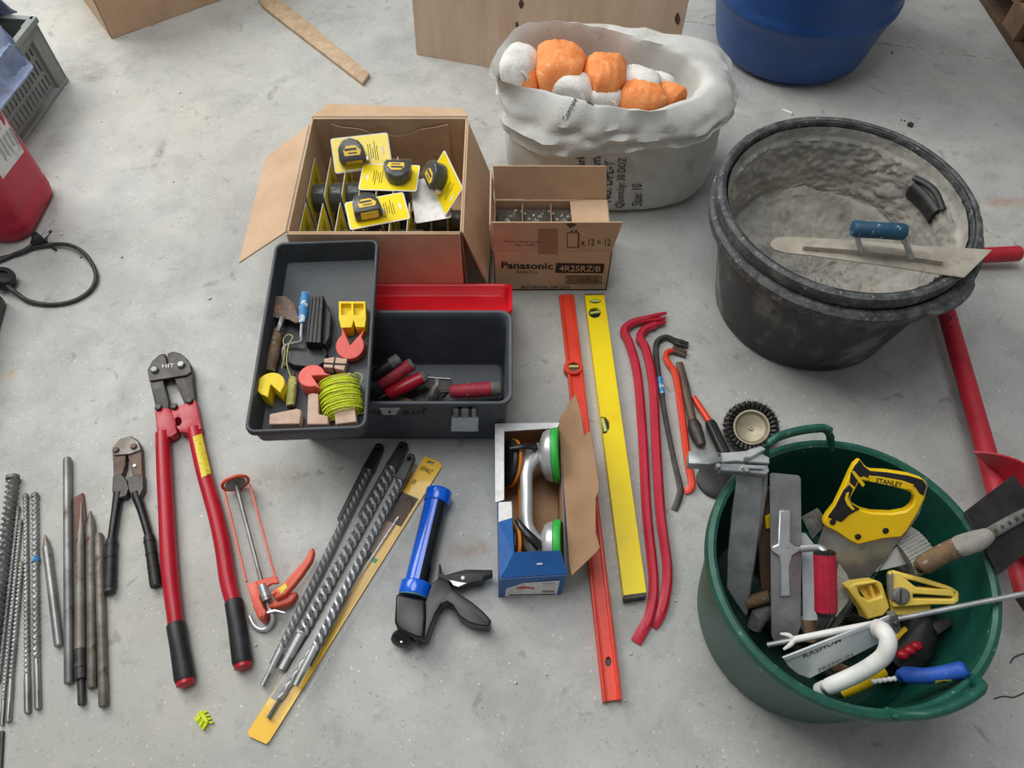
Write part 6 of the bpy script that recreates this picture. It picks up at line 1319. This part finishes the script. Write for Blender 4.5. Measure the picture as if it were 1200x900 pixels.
prt('CK', [(1100, 801), (1112, 800.5), (1112, 796.8), (1100, 797.2)], lambda x, y: srf(x, y, .0012), .02, 'print_black', hd)
# black and red power tool low in the bucket
t = thing('cordless_drill', 'black cordless drill body with red buttons low in the bucket', 'power tool', Vector((.68, .36, .012)))
MB().tube([inb(1046, 782, .10, .03), inb(1058, 775, .13, .04), inb(1080, 758, .15, .04), inb(1105, 738, .16, .04), inb(1116, 728, .15, .03)], [(.022, .02), (.034, .03), (.033, .032), (.03, .03), (.02, .02)], 14).build('body', 'rubber_black', t)
MB().tube([inb(1062, 790, .085, .025), inb(1090, 778, .09, .025), inb(1118, 755, .10, .025)], [(.016, .014), (.018, .016), (.014, .014)], 12).build('handle', 'plastic_black', t)
MB().slab([(1090, 728), (1112, 722), (1118, 732), (1100, 744)], .188, .16).build('gear_cover', 'iron_dark', t, .004, 2)
for x, y in ((1058, 767), (1066, 762), (1074, 757)): MB().ell(G(x, y, .176), (.011, .009, .008), 12, 8).build('button', 'tool_red', t)
MB().tube([G(1048, 750, .15), G(1064, 738, .165)], [.008, .008], 8).build('switch', 'yellow', t)
# wooden handled tools deep on the left
t = thing('hammer', 'old hammer with a tan wooden handle wedged beside the steel clamp bar', 'hammer', Vector((.46, .42, .012)))
MB().tube([G(876, 706, .14), G(903, 699, .165)], [.012, .0125], 12).build('handle', 'wood_old', t); MB().tube([G(903, 699, .165), G(917, 696, .175)], [.011, .010], 12).build('ferrule', 'iron_dark', t)
t = thing('sponge_float', 'dark grey float grip under the wooden hammer handle', 'float', Vector((.46, .38, .012)))
MB().tube([G(884, 735, .11), G(890, 722, .13), G(904, 712, .14)], [.014, .017, .015], 14).build('grip', 'grip_grey', t); MB().tube([G(884, 735, .11), G(880, 746, .09)], .006, 8).build('tang', 'iron_dark', t)
t = thing('wooden_float', 'brown wooden float standing behind the plastering trowel', 'float', Vector((.48, .5, .012)))
p = plane(G(893, 575, .28), G(905, 575, .28), G(895, 690, .15)); flat([(893, 574), (905, 572), (905, 695), (892, 690), (889, 640)], p, .012, 'wood_dark', 'board', t); flat([(897, 606), (906, 602), (906, 618), (898, 620)], plane(p(897, 606, .006), p(906, 602, .006), p(898, 620, .006)), .006, 'yellow', 'label', t)
t = thing('wire_brush', 'dark worn wire brush under the plastering trowel', 'wire brush', Vector((.47, .45, .012)))
MB().tube([G(880, 668, .12), G(905, 650, .15)], [(.02, .008), (.018, .008)], 8, rect=True).build('back', 'wood_dark', t, .001, 1)
mb = MB()
for k in range(240):
    f = random.random(); q_ = lerp(G(880, 668, .126), G(905, 650, .156), f) + Vector((random.uniform(-.015, .015), random.uniform(-.015, .015), 0)); mb.tube([q_, q_ + Vector((random.uniform(-.003, .003), random.uniform(-.003, .003), .018))], .0006, 3)
o_ = mb.build('bristles', 'wire_steel', t, smooth=0); o_['kind'] = 'stuff'
for lab, P_, r_, m_, nm, ct in (('black rubber tool grip lying at the bottom of the bucket', [(905, 735, .06), (960, 745, .05), (1000, 760, .05)], .016, 'rubber_black', 'tool_grip', 'grip'), ('dark steel crowbar stub on the bucket floor', [(870, 690, .03), (905, 735, .03), (985, 800, .04)], .012, 'iron_dark', 'steel_bar', 'bar'),
                         ('yellow-handled screwdriver under the white-handled float', [(985, 812, .12), (1010, 800, .13), (1035, 788, .12)], .012, 'yellow', 'screwdriver', 'screwdriver'), ('black handle lying under the yellow clamps', [(965, 705, .085), (1000, 725, .095), (1045, 735, .10)], .018, 'plastic_black', 'tool_grip', 'grip'),
                         ('dull grey pipe crossing under the saw', [(930, 655, .125), (985, 640, .13), (1040, 660, .125)], .014, 'iron_dark', 'steel_pipe', 'pipe'), ('wooden-handled rasp deep under the aluminium float', [(955, 770, .12), (985, 785, .12), (1005, 795, .11)], .011, 'wood_old', 'rasp', 'rasp'),
                         ('thick black hose offcut coiled across the bucket floor', [(905, 640, .04), (960, 690, .036), (1040, 700, .036), (1090, 720, .038), (1105, 750, .038)], .026, 'rubber_black', 'hose_offcut', 'hose'), ('black rubber tube lying under the cordless drill', [(1022, 772, .034), (1045, 788, .034), (1080, 805, .034)], .022, 'plastic_black', 'rubber_tube', 'tube'),
                         ('dark iron pry handle under the sanding mesh and saw', [(920, 620, .09), (955, 650, .085), (985, 690, .085)], .018, 'iron_dark', 'pry_handle', 'pry bar')):
    t = thing(nm, lab, ct, G(P_[1][0], P_[1][1], .012)); C_ = catmull([inb(*q_, r_ + .008) for q_ in P_], 5)
    MB().tube(C_, [r_ * .8, r_, r_, r_ * .8], 12).build('shaft', m_, t); MB().tube([C_[0], C_[0] + (C_[0] - C_[1]).normalized() * .008], [r_ * .8, r_ * .5], 12).build('end', 'iron_dark', t)
# dark square scraper with wooden handle hanging over the rim
t = thing('square_scraper', 'black square-bladed scraper with a mortar-caked wooden handle over the bucket rim', 'scraper', Vector((.86, .55, .012)))
p = plane(G(1130, 600, .318), G(1188, 556, .30), G(1170, 673, .312))
flat([(1130, 600), (1188, 556), (1236, 622), (1171, 673)], p, .004, 'spade_black', 'blade', t, bevel=.0008)
MB().tube([p(1146, 633, .012), p(1158, 626, .010), p(1190, 608, .008), p(1225, 590, .006)], [(.011, .009), (.010, .008), (.010, .006), (.008, .004)], 10).build('spine', 'grip_grey', t)
for k in range(5): MB().ell(p(lerp(1166, 1200, k / 4), lerp(622, 603, k / 4), .0165), (.0035, .0035, .002), 8, 6).build('rivet', 'iron_dark', t)
MB().tube(catmull([G(1078, 664, .285), G(1082, 662, .29), G(1105, 649, .305), G(1128, 639, .322), G(1146, 633, .328), G(1160, 626, .326)], 4), [.010, .0165, .0165, .0175, .0165, .011], 16).build('handle', 'wood_old', t)
MB().tube(catmull([G(1108, 647, .3065), G(1128, 639, .323), G(1146, 633, .329), G(1158, 627, .328)], 4), [.0135, .0182, .0172, .012], 16).build('mortar_cake', 'mortar', t)
